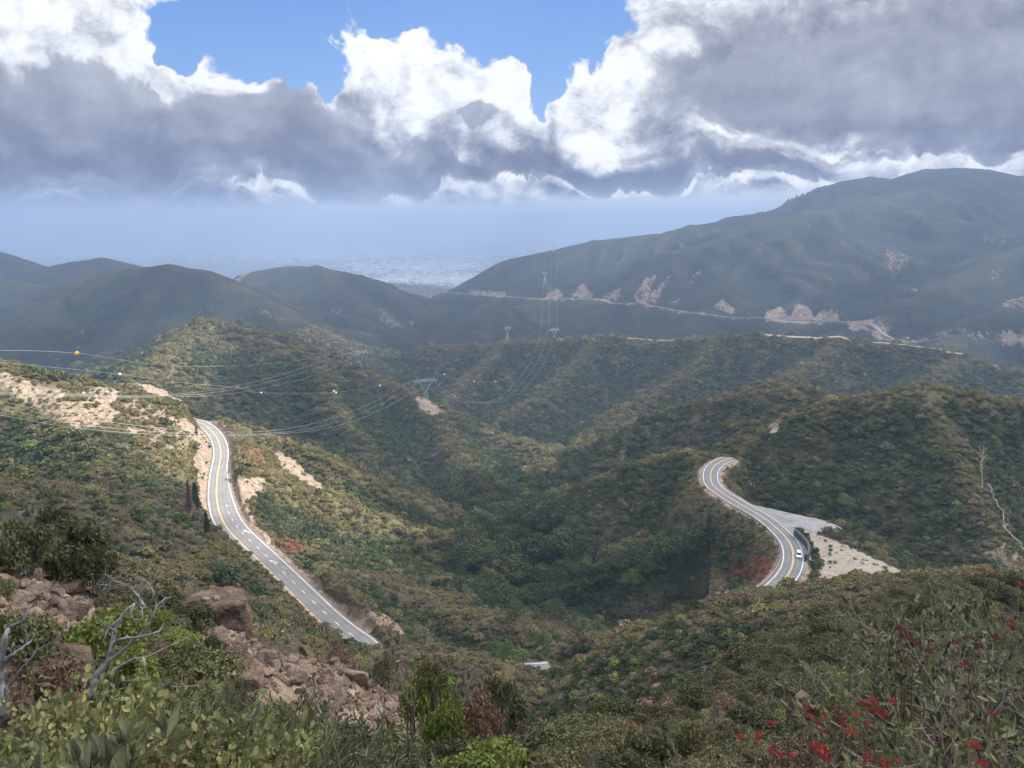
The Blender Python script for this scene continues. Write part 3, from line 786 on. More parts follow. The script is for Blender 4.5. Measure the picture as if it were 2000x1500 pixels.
olive = np.clip(.16+PS['dry']*.5-.1*pm_, .05, .6)
c1 = brown; c2 = c1+grey; c3 = c2+olive; c4 = c3+.03+.05*PS['lush']
kind[u_ < c4] = 'green_bush'; kind[u_ < c3] = 'olive_bush'; kind[u_ < c2] = 'sage_bush'; kind[u_ < c1] = 'brown_bush'
v_ = g.random(len(px_))
kind[(kind == 'dark_shrub') & (v_ < .45)] = 'round_shrub'
kind[(PS['lush'] > .75) & (v_ < .4)] = 'canyon_oak'
kind[(PS['red'] > .3) & (v_ < .75)] = 'red_bush'
base = np.clip(.0041*pr_, 1.15, 3.8)
scl = base*np.exp(g.normal(-.04, .42, len(px_)))*.98
scl *= np.select([kind == 'brown_bush', kind == 'sage_bush', kind == 'canyon_oak', kind == 'red_bush', kind == 'round_shrub'], [.85, .85, 1.15, .75, 1.15], 1.)
scl *= np.where((PS['bare'] > .5) | (prd_ < 5), .6, 1.)
rotz = g.uniform(0, 6.283, len(px_)); hs = g.uniform(.75, 1.25, len(px_))
dry_light = np.clip((PS['dry']*(.75+.5*pn_)+np.clip(.24-pm_, 0, .3)*1.4)*g.uniform(.2, 1.1, len(px_)), 0, .9); lush_shade_v = np.clip((pm_-.55)*1.2, 0, .75)*g.uniform(.3, 1, len(px_))

def instancer(name, x, y, z, s, rz, hz_, dry, lush, proto_obj, label, cat):
    me = bpy.data.meshes.new(name); n = len(x)
    me.vertices.add(n); me.vertices.foreach_set('co', np.stack([x, y, z], 1).astype(np.float32).ravel())
    for k, a in (('dry', dry), ('lush', lush)):
        at = me.attributes.new(k, 'FLOAT', 'POINT'); at.data.foreach_set('value', a.astype(np.float32))
    at = me.attributes.new('size', 'FLOAT_VECTOR', 'POINT'); at.data.foreach_set('vector', np.stack([s, s, s*hz_], 1).astype(np.float32).ravel())
    at = me.attributes.new('turn', 'FLOAT_VECTOR', 'POINT'); at.data.foreach_set('vector', np.stack([0*s, 0*s, rz], 1).astype(np.float32).ravel())
    o = bpy.data.objects.new(name, me); COL.objects.link(o)
    ng = bpy.data.node_groups.new(name, 'GeometryNodeTree')
    ng.interface.new_socket(name='Geometry', in_out='INPUT', socket_type='NodeSocketGeometry'); ng.interface.new_socket(name='Geometry', in_out='OUTPUT', socket_type='NodeSocketGeometry')
    gi = ng.nodes.new('NodeGroupInput'); go = ng.nodes.new('NodeGroupOutput')
    iop = ng.nodes.new('GeometryNodeInstanceOnPoints'); oi = ng.nodes.new('GeometryNodeObjectInfo'); oi.inputs['Object'].default_value = proto_obj
    m2p = ng.nodes.new('GeometryNodeMeshToPoints')
    na = ng.nodes.new('GeometryNodeInputNamedAttribute'); na.data_type = 'FLOAT_VECTOR'; na.inputs['Name'].default_value = 'size'
    nb = ng.nodes.new('GeometryNodeInputNamedAttribute'); nb.data_type = 'FLOAT_VECTOR'; nb.inputs['Name'].default_value = 'turn'
    L_ = ng.links.new
    L_(gi.outputs[0], m2p.inputs[0]); L_(m2p.outputs[0], iop.inputs['Points']); L_(oi.outputs['Geometry'], iop.inputs['Instance'])
    L_(na.outputs['Attribute'], iop.inputs['Scale']); L_(nb.outputs['Attribute'], iop.inputs['Rotation']); L_(iop.outputs[0], go.inputs[0])
    md = o.modifiers.new('scatter', 'NODES'); md.node_group = ng
    tag(o, label, cat, kind='stuff'); return o

STUFF = {'dark_shrub': ('dark_chaparral', 'dark green chaparral scrub covering the hillsides'), 'round_shrub': ('round_chaparral', 'rounded dark green bushes scattered through the scrub'),
 'sage_bush': ('grey_sage_scrub', 'grey sage scrub on the slopes'), 'brown_bush': ('dry_brown_scrub', 'dry brown scrub on the nearer slopes'), 'olive_bush': ('olive_scrub', 'yellowish olive scrub on the sunlit slopes'),
 'canyon_oak': ('canyon_thicket', 'dense dark green thicket in the canyon bottom'), 'green_bush': ('fresh_green_scrub', 'fresh green bushes dotted through the scrub'), 'red_bush': ('red_scrub', 'reddish brown low scrub beside the roads')}
SINGLE = {'dark_shrub': (1180,1000), 'round_shrub': (1440,1143), 'sage_bush': (1300,1290), 'brown_bush': (1240,1330), 'olive_bush': (1330,1245), 'canyon_oak': (960,1120), 'green_bush': (735,1165), 'red_bush': (500,905)}
SLAB = {'dark_shrub': 'dark bush on the slope falling left from the right road', 'round_shrub': 'dark green round bush left of the lower end of the right road', 'sage_bush': 'grey sage bush on the brown slope below the right road',
 'brown_bush': 'brown dry bush on the near slope left of the sage', 'olive_bush': 'olive bush high on the brown slope', 'canyon_oak': 'dark oak in the canyon bottom', 'green_bush': 'bright green bush below the left road', 'red_bush': 'red buckwheat bush beside the left road guard rail'}
for k in KINDS:
    hx, hy, hzz = hit(*SINGLE[k])
    sz = {'round_shrub': 3.6, 'canyon_oak': 8}.get(k, 2.2)
    po = add(k, PROTO[k], loc=(hx, hy, hzz), scale=(sz, sz, sz)); tag(po, SLAB[k], 'bush')
    m = kind == k
    nm, lb = STUFF[k]
    instancer(nm, px_[m], py_[m], pz_[m], scl[m], rotz[m], hs[m], dry_light[m], lush_shade_v[m], po, lb, 'scrub')
print('scrub', len(px_))
# ------------------------------------------------------------------ mesh building helpers
class MB:
    def __init__(s): s.v = []; s.f = []; s.m = []; s.cur = 0
    def quad(s, *p):
        b = len(s.v); s.v += [tuple(q) for q in p]; s.f.append(tuple(range(b, b+len(p)))); s.m.append(s.cur)
    def box(s, c, d, rz=0., taper=(1, 1)):
        x, y, z = c; dx, dy, dz = d[0]/2, d[1]/2, d[2]/2; b = len(s.v); cs, sn = math.cos(rz), math.sin(rz)
        for k, (tx, ty) in ((-1, (1, 1)), (1, taper)):
            for i, j in ((-1,-1),(1,-1),(1,1),(-1,1)):
                px, py = i*dx*tx, j*dy*ty
                s.v.append((x+px*cs-py*sn, y+px*sn+py*cs, z+k*dz))
        for q in ((3,2,1,0),(4,5,6,7),(0,1,5,4),(1,2,6,5),(2,3,7,6),(3,0,4,7)): s.f.append(tuple(b+i for i in q)); s.m.append(s.cur)
    def tube(s, pts, rad, n=6, cap=True):
        pts = [Vector(p) for p in pts]; rad = rad if hasattr(rad, '__len__') else [rad]*len(pts); b = len(s.v); up = None
        for i, p in enumerate(pts):
            d = (pts[min(i+1, len(pts)-1)]-pts[max(i-1, 0)])
            d = d.normalized() if d.length > 1e-9 else Vector((0, 0, 1))
            if up is None: up = Vector((0, 0, 1)) if abs(d.z) < .9 else Vector((1, 0, 0))
            a = d.cross(up); a = a.normalized() if a.length > 1e-6 else Vector((1, 0, 0)); c = a.cross(d).normalized(); up = c
            for k in range(n):
                t_ = 6.28318*k/n; s.v.append(tuple(p+(a*math.cos(t_)+c*math.sin(t_))*rad[i]))
        for i in range(len(pts)-1):
            for k in range(n):
                k2 = (k+1) % n; s.f.append((b+i*n+k, b+i*n+k2, b+(i+1)*n+k2, b+(i+1)*n+k)); s.m.append(s.cur)
        if cap:
            s.f.append(tuple(b+k for k in range(n))[::-1]); s.f.append(tuple(b+(len(pts)-1)*n+k for k in range(n))); s.m += [s.cur]*2
    def bar(s, a, b_, w):
        s.tube([a, b_], w/2, 4)
    def build(s, name, mats, parent=None, smooth=False, loc=None, **kw):
        me = bpy.data.meshes.new(name); me.from_pydata(s.v, [], s.f)
        for m in (mats if isinstance(mats, (list, tuple)) else [mats]): me.materials.append(m)
        me.polygons.foreach_set('material_index', s.m)
        if smooth: me.polygons.foreach_set('use_smooth', [True]*len(s.f))
        me.update(); return add(name, me, parent, loc, **kw)
def empty(name, loc, rz=0., label=None, cat=None, group=None):
    o = bpy.data.objects.new(name, None); COL.objects.link(o); o.location = loc; o.rotation_euler = (0, 0, rz); o.empty_display_size = .5
    tag(o, label, cat, group); return o
def children(o): return [c for c in bpy.data.objects if c.parent == o]
def copy_tree(o, loc=None, rz=None, label=None, parent=None, scale=None):
    c = o.copy(); COL.objects.link(c); c.parent = parent
    if parent is None:
        if loc is not None: c.location = loc
        if rz is not None: c.rotation_euler = (0, 0, rz)
        if label: c['label'] = label
        if scale is not None: c.scale = scale
    for ch in children(o):
        if ch is not c: copy_tree(ch, parent=c)
    return c

# ------------------------------------------------------------------ roads
def road_material(name, dark):
    m, t, b = new_mat(name, .9, spec=.15)
    pos = t.node('ShaderNodeNewGeometry').outputs['Position']
    acr = t.attr('across')
    n = t.noise(pos, .15, 4, .6); n2 = t.noise(pos, 2.5, 4, .7)
    c = t.ramp(n, [(.3, tuple(x*.86 for x in dark)), (.7, tuple(x*1.12 for x in dark))])
    track = t.m('ABSOLUTE', t.m('SINE', t.m('MULTIPLY', acr, 1.75)))
    c = t.mix(t.m('MULTIPLY', t.step(track, .4, 1.), .4), c, tuple(x*.62 for x in dark))
    patch = t.step(t.noise(t.vm('MULTIPLY', pos, (.6, 1.4, 1)), .09, 2, .3), .60, .62)
    c = t.mix(t.m('MULTIPLY', patch, .4), c, tuple(x*.7 for x in dark))
    crack = t.step(t.m('ABSOLUTE', t.m('SUBTRACT', t.noise(pos, .28, 3, .8), .5)), .012, .0)
    c = t.mix(t.m('MULTIPLY', crack, .5), c, tuple(x*.45 for x in dark))
    c = t.mix(t.m('MULTIPLY', t.step(n2, .5, .8), .25), c, tuple(min(1, x*1.5) for x in dark))
    t.put(b.inputs['Base Color'], c); return m
M_ASPH = road_material('asphalt', (.185,.183,.185)); M_ASPH2 = road_material('asphalt_old', (.150,.154,.166))
M_CONC = road_material('turnout_surface', (.30,.31,.325)); M_WHITE = simple('white_paint', (.52,.52,.51), .7, .35, .8); M_YEL = simple('yellow_paint', (.52,.38,.16), .7, .3, .8)
M_DIRT = simple('pale_dirt', (.34,.28,.22), .95, .3, .3); M_FARR = simple('far_road_surface', (.20,.20,.20), .9, .15, .05)
def frame(line):
    tg = np.gradient(line[:, :2], axis=0); tg /= np.linalg.norm(tg, axis=1)[:, None]
    return np.stack([-tg[:, 1], tg[:, 0]], 1)
def ribbon(name, line, a, b, dz, mat, parent=None, nx=1, smooth=False):
    n = frame(line); N = len(line); a = np.broadcast_to(a, N); b = np.broadcast_to(b, N); V = []; F = []; ac = []
    for k in range(nx+1):
        o = a+(b-a)*k/nx; V.append(np.c_[line[:, 0]+n[:, 0]*o, line[:, 1]+n[:, 1]*o, line[:, 2]+dz]); ac.append(o)
    V = np.concatenate(V); ac = np.concatenate(ac)
    for k in range(nx):
        for i in range(N-1): F.append((k*N+i, k*N+i+1, (k+1)*N+i+1, (k+1)*N+i))
    me = bpy.data.meshes.new(name); me.from_pydata(V.tolist(), [], F); me.materials.append(mat)
    at = me.attributes.new('across', 'FLOAT', 'POINT'); at.data.foreach_set('value', ac.astype(np.float32))
    return add(name, me, parent)
LL = ROADS['left']; _, LS = LL, np.r_[0, np.cumsum(np.linalg.norm(np.diff(LL[:, :2], axis=0), axis=1))]
wl, wr = road_left_widths(LS)
rl = ribbon('road', LL, -wl, wr, 0, M_ASPH, nx=6); tag(rl, 'left mountain road curving down the slope with three lanes', 'road', kind='structure')
ribbon('edge_line', LL, -wl+.55, -wl+.86, .02, M_WHITE, rl); ribbon('edge_line', LL, wr-1.0, wr-.69, .02, M_WHITE, rl)
ribbon('centre_line', LL, -.34, -.10, .02, M_YEL, rl); ribbon('centre_line', LL, .10, .34, .02, M_YEL, rl)
def at_s(line, S, s, off, dz=0.):
    n = frame(line); x = np.interp(s, S, line[:, 0]); y = np.interp(s, S, line[:, 1]); z = np.interp(s, S, line[:, 2])
    nx_ = np.interp(s, S, n[:, 0]); ny_ = np.interp(s, S, n[:, 1]); return Vector((x+nx_*off, y+ny_*off, z+dz))
db = MB(); s_ = THIRD0+2
while s_ < LS[-1]-60:
    o0 = 3.95; db.quad(at_s(LL, LS, s_, o0-.14, .022), at_s(LL, LS, s_+3., o0-.14, .022), at_s(LL, LS, s_+3., o0+.14, .022), at_s(LL, LS, s_, o0+.14, .022)); s_ += 9.5
db.build('lane_dashes', M_WHITE, rl)
for (tu, tv), (hu, hv) in (((449,975),(437,970)), ((490,1041),(474,1035)), ((543,1099.5),(525,1094))):
    T = Vector(PZ(tu, tv, -129.97)); H = Vector(PZ(hu, hv, -129.97)); T.z = H.z = -129.965; d = (H-T).normalized(); s2 = Vector((-d.y, d.x, 0)); Ln = (H-T).length; M = T+d*Ln*.62
    ab = MB(); ab.quad(T-s2*.22, M-s2*.22, M-s2*.75, H, M+s2*.75, M+s2*.22, T+s2*.22); ab.build('lane_arrow', M_WHITE, rl)
RRr = ROADS['right']; RS = np.r_[0, np.cumsum(np.linalg.norm(np.diff(RRr[:, :2], axis=0), axis=1))]
rr_ = ribbon('road', RRr, -4.3, 4.6, 0, M_ASPH2, nx=6); tag(rr_, 'right mountain road in an S bend past the gravel turnout', 'road', kind='structure')
ribbon('edge_line', RRr, -3.75, -3.44, .02, M_WHITE, rr_); ribbon('edge_line', RRr, 3.55, 3.86, .02, M_WHITE, rr_)
ribbon('centre_line', RRr, -.32, -.1, .02, M_YEL, rr_); ribbon('centre_line', RRr, .1, .32, .02, M_YEL, rr_)
M_TURN, t, b_ = new_mat('turnout_ground', .95, spec=.1)
pos = t.node('ShaderNodeNewGeometry').outputs['Position']; n1 = t.noise(pos, .12, 6, .7); n2 = t.noise(pos, 1.6, 5, .75); n3 = t.noise(t.vm('MULTIPLY', pos, (.25, 1.2, 1)), .5, 4, .6)
c = t.ramp(n1, [(.3, (.135,.14,.15)), (.5, (.20,.205,.21)), (.7, (.27,.265,.255))]); c = t.mix(t.step(n3, .56, .68), c, (.11,.108,.108)); c = t.mix(t.m('MULTIPLY', t.step(n2, .55, .75), .5), c, (.30,.27,.23)); t.put(b_.inputs['Base Color'], c)
g = np.random.default_rng(12); tp_ = []
for i in range(len(TURNOUT)):
    A, B = np.array(TURNOUT[i][:2]), np.array(TURNOUT[(i+1) % len(TURNOUT)][:2]); k = max(1, int(np.linalg.norm(B-A)/1.6))
    for j in range(k): tp_.append(tuple(A+(B-A)*j/k+(g.normal(0, .28, 2) if 0 < i < 6 or i == 0 else g.normal(0, .05, 2)))+(-130.03,))
tm = bpy.data.meshes.new('turnout'); tm.from_pydata(tp_, [], [tuple(range(len(tp_)))]); tm.materials.append(M_TURN)
to = add('turnout', tm); tag(to, 'pale grey paved turnout beside the right road', 'turnout', kind='structure')
FR = ROADS['far']; fo = ribbon('distant_road', FR, -3.6, 3.6, .2, M_FARR); tag(fo, 'pale road cut across the hazy mountain at the right', 'road', kind='structure')
def drape(name, pts, w, lift, mat, label, cat='dirt track'):
    ln, _ = resample(smooth_line([(x, y, 0) for x, y in pts]), 5.); n = frame(ln); V = []; F = []; N = len(ln); nx = 3
    for k in range(nx+1):
        o = (k/nx-.5)*w; x = ln[:, 0]+n[:, 0]*o; y = ln[:, 1]+n[:, 1]*o; V.append(np.c_[x, y, ground(x, y)+lift])
    V = np.concatenate(V)
    for k in range(nx):
        for i in range(N-1): F.append((k*N+i, k*N+i+1, (k+1)*N+i+1, (k+1)*N+i))
    me = bpy.data.meshes.new(name); me.from_pydata(V.tolist(), [], F); me.materials.append(mat); o = add(name, me); tag(o, label, cat, kind='structure')
def crest(us):
    pts = [r for r in RIDGES if r[0] == 'ridge'][0][5]; out = []
    for u in us:
        v = np.interp(u, [p[0] for p in pts], [p[1] for p in pts]); Y = np.interp(u, [p[0] for p in pts], [p[2] for p in pts]); q = P(u, v, Y); out.append((q[0], q[1]-7))
    return out
drape('dirt_track', crest([1476,1500,1530,1560,1590,1620,1660]), 6, 3.2, M_DIRT, 'pale dirt track on the hump of the long middle ridge')
drape('dirt_track', crest([1700,1740,1790,1830]), 3.5, 3.2, M_DIRT, 'thin dirt track along the crest of the middle ridge below the distant turnout')
drape('dirt_track', crest([1822,1850,1885]), 6.5, 3.2, M_DIRT, 'bright dirt track dropping to the right along the middle ridge')
drape('dirt_track', crest([1205,1250,1300,1350]), 3, 3.2, M_DIRT, 'faint dirt track left of the hump on the middle ridge')
for (u, v, Y, rx, ry, lb) in ((1090,660,1472,13,15,'oval graded dirt pad below the pylons on the middle ridge'), (988,671,1495,9,6,'small dirt pad at the left end of the middle ridge')):
    c = P(u, v, Y); n = 20; zz = max(g1(c[0]+rx*.7*math.cos(k), c[1]+ry*.7*math.sin(k)) for k in np.linspace(0, 6.28, 12))+1.2
    b = MB(); ring = [(c[0]+rx*math.cos(6.2832*k/n), c[1]+ry*math.sin(6.2832*k/n)) for k in range(n)]
    b.quad(*[(x, y, zz) for x, y in ring])
    for k in range(n):
        x0, y0 = ring[k]; x1, y1 = ring[(k+1) % n]; b.quad((x0*1.002, y0-3, zz-7), (x1*1.002, y1-3, zz-7), (x1, y1, zz), (x0, y0, zz))
    tag(b.build('dirt_pad', M_DIRT), lb, 'dirt pad', kind='structure')

# guard rails
M_GALV = simple('galvanised_steel', (.52,.54,.56), .45, .15, 2., metal=.6); M_POST = simple('weathered_timber_post', (.14,.115,.09), .9, .3, 4.)
def guard_rail(line, S, s0, s1, off, label):
    o = at_s(line, S, s0, off); root = empty('guard_rail', o, 0, label, 'guard rail', 'guard rails on the outer road edges')
    b = MB(); n = int((s1-s0)/2); prof = [(0,.45),(.06,.52),(.0,.60),(.06,.68),(0,.76)]; sg = -1 if off > 0 else 1
    for i in range(n):
        for (a0, h0), (a1, h1) in zip(prof[:-1], prof[1:]):
            p = [at_s(line, S, s0+2*i, off+sg*a0, h0)-o, at_s(line, S, s0+2*i+2, off+sg*a0, h0)-o, at_s(line, S, s0+2*i+2, off+sg*a1, h1)-o, at_s(line, S, s0+2*i, off+sg*a1, h1)-o]; b.quad(*p)
            q = [v_-Vector((0, 0, 0))+(at_s(line, S, s0+2*i, off-sg*.015)-at_s(line, S, s0+2*i, off)) for v_ in p][::-1]; b.quad(*q)
    b.build('rail', M_GALV, root)
    pm = MB(); pm.box((0, 0, .2), (.22, .22, 1.2)); first = None; step = max(1.9, (s1-s0)/98)
    k = s0
    while k < s1:
        p = at_s(line, S, k, off-sg*.18)-o
        if first is None: first = pm.build('post', M_POST, root, loc=p)
        else: c = first.copy(); COL.objects.link(c); c.parent = root; c.location = p
        k += step
    return root
def s_near(line, S, u, v):
    p = PZ(u, v, -130); return float(S[np.argmin(np.hypot(line[:, 0]-p[0], line[:, 1]-p[1]))])
sa, sb = s_near(LL, LS, 405, 832), s_near(LL, LS, 470, 1000)
wr_mid = 5.7
guard_rail(LL, LS, sa, s_near(LL, LS, 426, 930), 5.25, 'steel guard rail along the outside of the upper bend of the left road')
sa, sb = s_near(RRr, RS, 1492, 1158), s_near(RRr, RS, 1450, 985)
# the valley side of the right road is on its left when travelling away
guard_rail(RRr, RS, min(sa, sb), max(sa, sb), 5.0, 'steel guard rail along the valley side of the right road')

# culvert wall by the turnout
M_WALL = simple('dark_masonry', (.055,.07,.072), .9, .35, 1.2, bump=.5)
wpts = [PZ(u, v, -130) for u, v in [(1552,1046),(1562,1054),(1573,1066),(1579,1078),(1578,1090),(1573,1096)]]
wl_, _ = resample(smooth_line(wpts), 1.2); nrm = frame(wl_); b = MB(); N = len(wl_)
for i in range(N-1):
    P0, P1 = wl_[i], wl_[i+1]; n0, n1 = nrm[i]*.5, nrm[i+1]*.5; zt = -127.2; zb = -131
    A = [(P0[0]-n0[0], P0[1]-n0[1]), (P0[0]+n0[0], P0[1]+n0[1])]; B = [(P1[0]-n1[0], P1[1]-n1[1]), (P1[0]+n1[0], P1[1]+n1[1])]
    b.quad((*A[0], zb), (*B[0], zb), (*B[0], zt), (*A[0], zt)); b.quad((*B[1], zb), (*A[1], zb), (*A[1], zt), (*B[1], zt)); b.quad((*A[0], zt), (*B[0], zt), (*B[1], zt), (*A[1], zt))
    if i in (0, N-2):
        X = A if i == 0 else B; b.quad((*X[0], zb), (*X[0], zt), (*X[1], zt), (*X[1], zb))
tag(b.build('retaining_wall', M_WALL), 'curved dark retaining wall at the corner of the turnout', 'wall')

# ------------------------------------------------------------------ cars
M_GLASS = simple('car_glass', (.012,.016,.02), .12, .1, 1., spec=.6); M_TYRE = simple('tyre_rubber', (.02,.02,.02), .9, .2, 5.); M_RIM = simple('wheel_rim', (.4,.4,.42), .3, .1, 5., metal=.8)
M_LAMP = simple('headlight_glass', (.8,.8,.82), .2, .05, 5.); M_TAIL = simple('tail_lamp', (.35,.02,.02), .3, .1, 5.); M_PLATE = simple('dark_trim', (.03,.03,.032), .6, .1, 5.)
def car(name, label, paint, loc, rz, L=4.6, Wd=1.85, H=1.48, suv=False):
    root = empty(name, loc, rz, label, 'car'); hw = Wd/2
    # body: stations along the car, each a ring (y half width, z low, z shoulder)
    st = [(-L/2, .78, .42, .72), (-L/2+.12, .92, .28, .86), (-L*.36, 1., .24, .95), (-L*.12, 1., .22, .95), (L*.2, 1., .22, .93 if suv else .90), (L*.34, .98, .24, .90 if suv else .80), (L/2-.15, .9, .28, .80 if suv else .68), (L/2, .74, .40, .62)]
    b = MB(); rings = []
    for x, wf, zl, zs in st:
        w = hw*wf; rings.append([(x, -w*.92, zl), (x, -w, zl+.18), (x, -w, zs-.12), (x, -w*.88, zs), (x, w*.88, zs), (x, w, zs-.12), (x, w, zl+.18), (x, w*.92, zl)])
    for a, c in zip(rings[:-1], rings[1:]):
        for k in range(8): b.quad(a[k], c[k], c[(k+1) % 8], a[(k+1) % 8])
    b.quad(*rings[0]); b.quad(*rings[-1][::-1]); b.build('body', paint, root, smooth=False)
    zs = .93; x0, x1, x2, x3 = (-L*.47, -L*.42, L*.08, L*.22) if suv else (-L*.40, -L*.24, L*.04, L*.20)
    g_ = MB(); w0, w1 = hw*.86, hw*.70
    lo_ = [(x0,-w0,zs),(x3,-w0,zs),(x3,w0,zs),(x0,w0,zs)]; hi = [(x1,-w1,H-.06),(x2,-w1,H-.06),(x2,w1,H-.06),(x1,w1,H-.06)]
    for k in range(4): g_.quad(lo_[k], lo_[(k+1) % 4], hi[(k+1) % 4], hi[k])
    g_.build('windows', M_GLASS, root)
    r_ = MB(); r_.box(((x1+x2)/2, 0, H-.03), (x2-x1+.08, w1*2+.06, .07), taper=(.94, .9)); ro = r_.build('roof', paint, root)
    for xa in ((x0+x1)/2+ .02, (x2+x3)/2):
        pass
    pil = MB()
    pil.tube([(x0, -w0*1.005, zs), (x3, -w0*1.005, zs), (x3, w0*1.005, zs), (x0, w0*1.005, zs), (x0, -w0*1.005, zs)], .035, 4)
    for sy in (-1, 1):
        for lo2, hi2 in (((x0, sy*w0), (x1, sy*w1)), ((x3, sy*w0), (x2, sy*w1)), (((x0+x3)/2, sy*w0*1.0), ((x1+x2)/2, sy*w1*1.0))): pil.bar((lo2[0], lo2[1]*1.005, zs), (hi2[0], hi2[1]*1.01, H-.05), .07)
    pil.build('window_pillars', paint, root)
    wh = MB(); wh.tube([(0, -.11, 0), (0, .11, 0)], .33, 14); rm_ = MB(); rm_.tube([(0, -.125, 0), (0, .125, 0)], .2, 10)
    fw = None
    for x in (-L*.30, L*.31):
        for sy in (-1, 1):
            if fw is None:
                fw = wh.build('wheel', M_TYRE, root, loc=(x, sy*(hw-.1), .33)); fr = rm_.build('rim', M_RIM, fw)
            else:
                c = fw.copy(); COL.objects.link(c); c.parent = root; c.location = (x, sy*(hw-.1), .33); d = fr.copy(); COL.objects.link(d); d.parent = c
    for sy in (-1, 1):
        h = MB(); h.box((L/2-.04, sy*hw*.6, .62), (.12, .32, .13)); h.build('headlight', M_LAMP, root)
        h = MB(); h.box((-L/2+.05, sy*hw*.68, .72), (.12, .26, .16)); h.build('tail_lamp', M_TAIL, root)
    h = MB(); h.box((L/2-.02, 0, .42), (.08, Wd*.5, .14)); h.build('grille', M_PLATE, root)
    h = MB(); h.box((0, 0, .2), (L*.9, Wd*.86, .1)); h.build('underside', M_PLATE, root)
    if suv:
        for sy in (-1, 1):
            h = MB(); h.box(((x1+x2)/2, sy*w1*.85, H+.05), (x2-x1-.2, .05, .05)); h.build('roof_rail', M_PLATE, root)
    for sy in (-1, 1):
        h = MB(); h.box((x3-.15, sy*(hw+.07), zs+.08), (.12, .2, .14)); h.build('wing_mirror', paint, root)
    return root
P_WHITE = simple('white_car_paint', (.78,.79,.80), .3, .03, 1., spec=.5); P_DARK = simple('dark_car_paint', (.035,.03,.04), .3, .1, 1., spec=.5); P_SILV = simple('pale_car_paint', (.74,.76,.76), .3, .03, 1., spec=.5)
def heading(line, S, s, flip=False):
    a = at_s(line, S, s-2, 0); b_ = at_s(line, S, s+2, 0); d = b_-a; return math.atan2(d.y, d.x)+(math.pi if flip else 0)
s0 = s_near(LL, LS, 512, 1102); p = at_s(LL, LS, s0, -2.25, .02); car('white_car', 'white saloon car in the inner lane of the left road', P_WHITE, p, heading(LL, LS, s0))
s0 = s_near(LL, LS, 372, 815); p = at_s(LL, LS, s0, 2.1, .02); car('dark_car', 'dark car coming round the far end of the left road', P_DARK, p, heading(LL, LS, s0, True))
s0 = s_near(RRr, RS, 1551, 1084); p = at_s(RRr, RS, s0, -2.0, .02); car('white_suv', 'white sport utility car coming round the bend of the right road', P_SILV, p, heading(RRr, RS, s0, True), 4.9, 2.0, 1.85, True)

# ------------------------------------------------------------------ road signs
M_SIGN = simple('yellow_sign_face', (.85,.50,.02), .5, .05, 1.); M_BLACK = simple('black_sign_paint', (.02,.02,.02), .6, .1, 1.); M_SBACK = simple('sign_back', (.30,.30,.42), .5, .1, 2.)
def warning_sign(u, v, label, face, size=1.25):
    s_ = s_near(LL, LS, u, v+9); p = at_s(LL, LS, s_, 7.2); p.z = max(g1(p.x, p.y), -130.3); root = empty('road_sign', p, math.atan2(-p.x, p.y), label, 'sign')
    b = MB(); b.box((0, 0, 1.6), (.1, .1, 3.6)); b.build('post', M_GALV, root)
    b = MB(); zc = 3.1; h = size*.75; d = .03
    f = [(0,-d,zc-h),(h,-d,zc),(0,-d,zc+h),(-h,-d,zc)]; k = [(x, d, z) for x, y, z in f]; b.quad(*f); b.quad(*k[::-1])
    for i in range(4): b.quad(f[i], k[i], k[(i+1) % 4], f[(i+1) % 4])
    pan = b.build('panel', face, root)
    if face is M_SIGN:
        a = MB(); a.tube([(.12,-.05,zc-.5),(.12,-.05,zc-.2),(-.16,-.05,zc+.05),(-.16,-.05,zc+.4)], .07, 4); a.quad((-.36,-.06,zc+.33),(.04,-.06,zc+.33),(-.16,-.06,zc+.62)); a.build('curve_arrow', M_BLACK, pan)
        b2 = MB(); b2.box((0, 0, 1.75), (.8, .06, .6)); b2.build('speed_plate', M_SIGN, root)
    return root
warning_sign(433, 833, 'yellow diamond warning sign beyond the rail of the upper left bend', M_SIGN)
warning_sign(447, 850, 'grey backed diamond road sign just right of the yellow one', M_SBACK, .9)

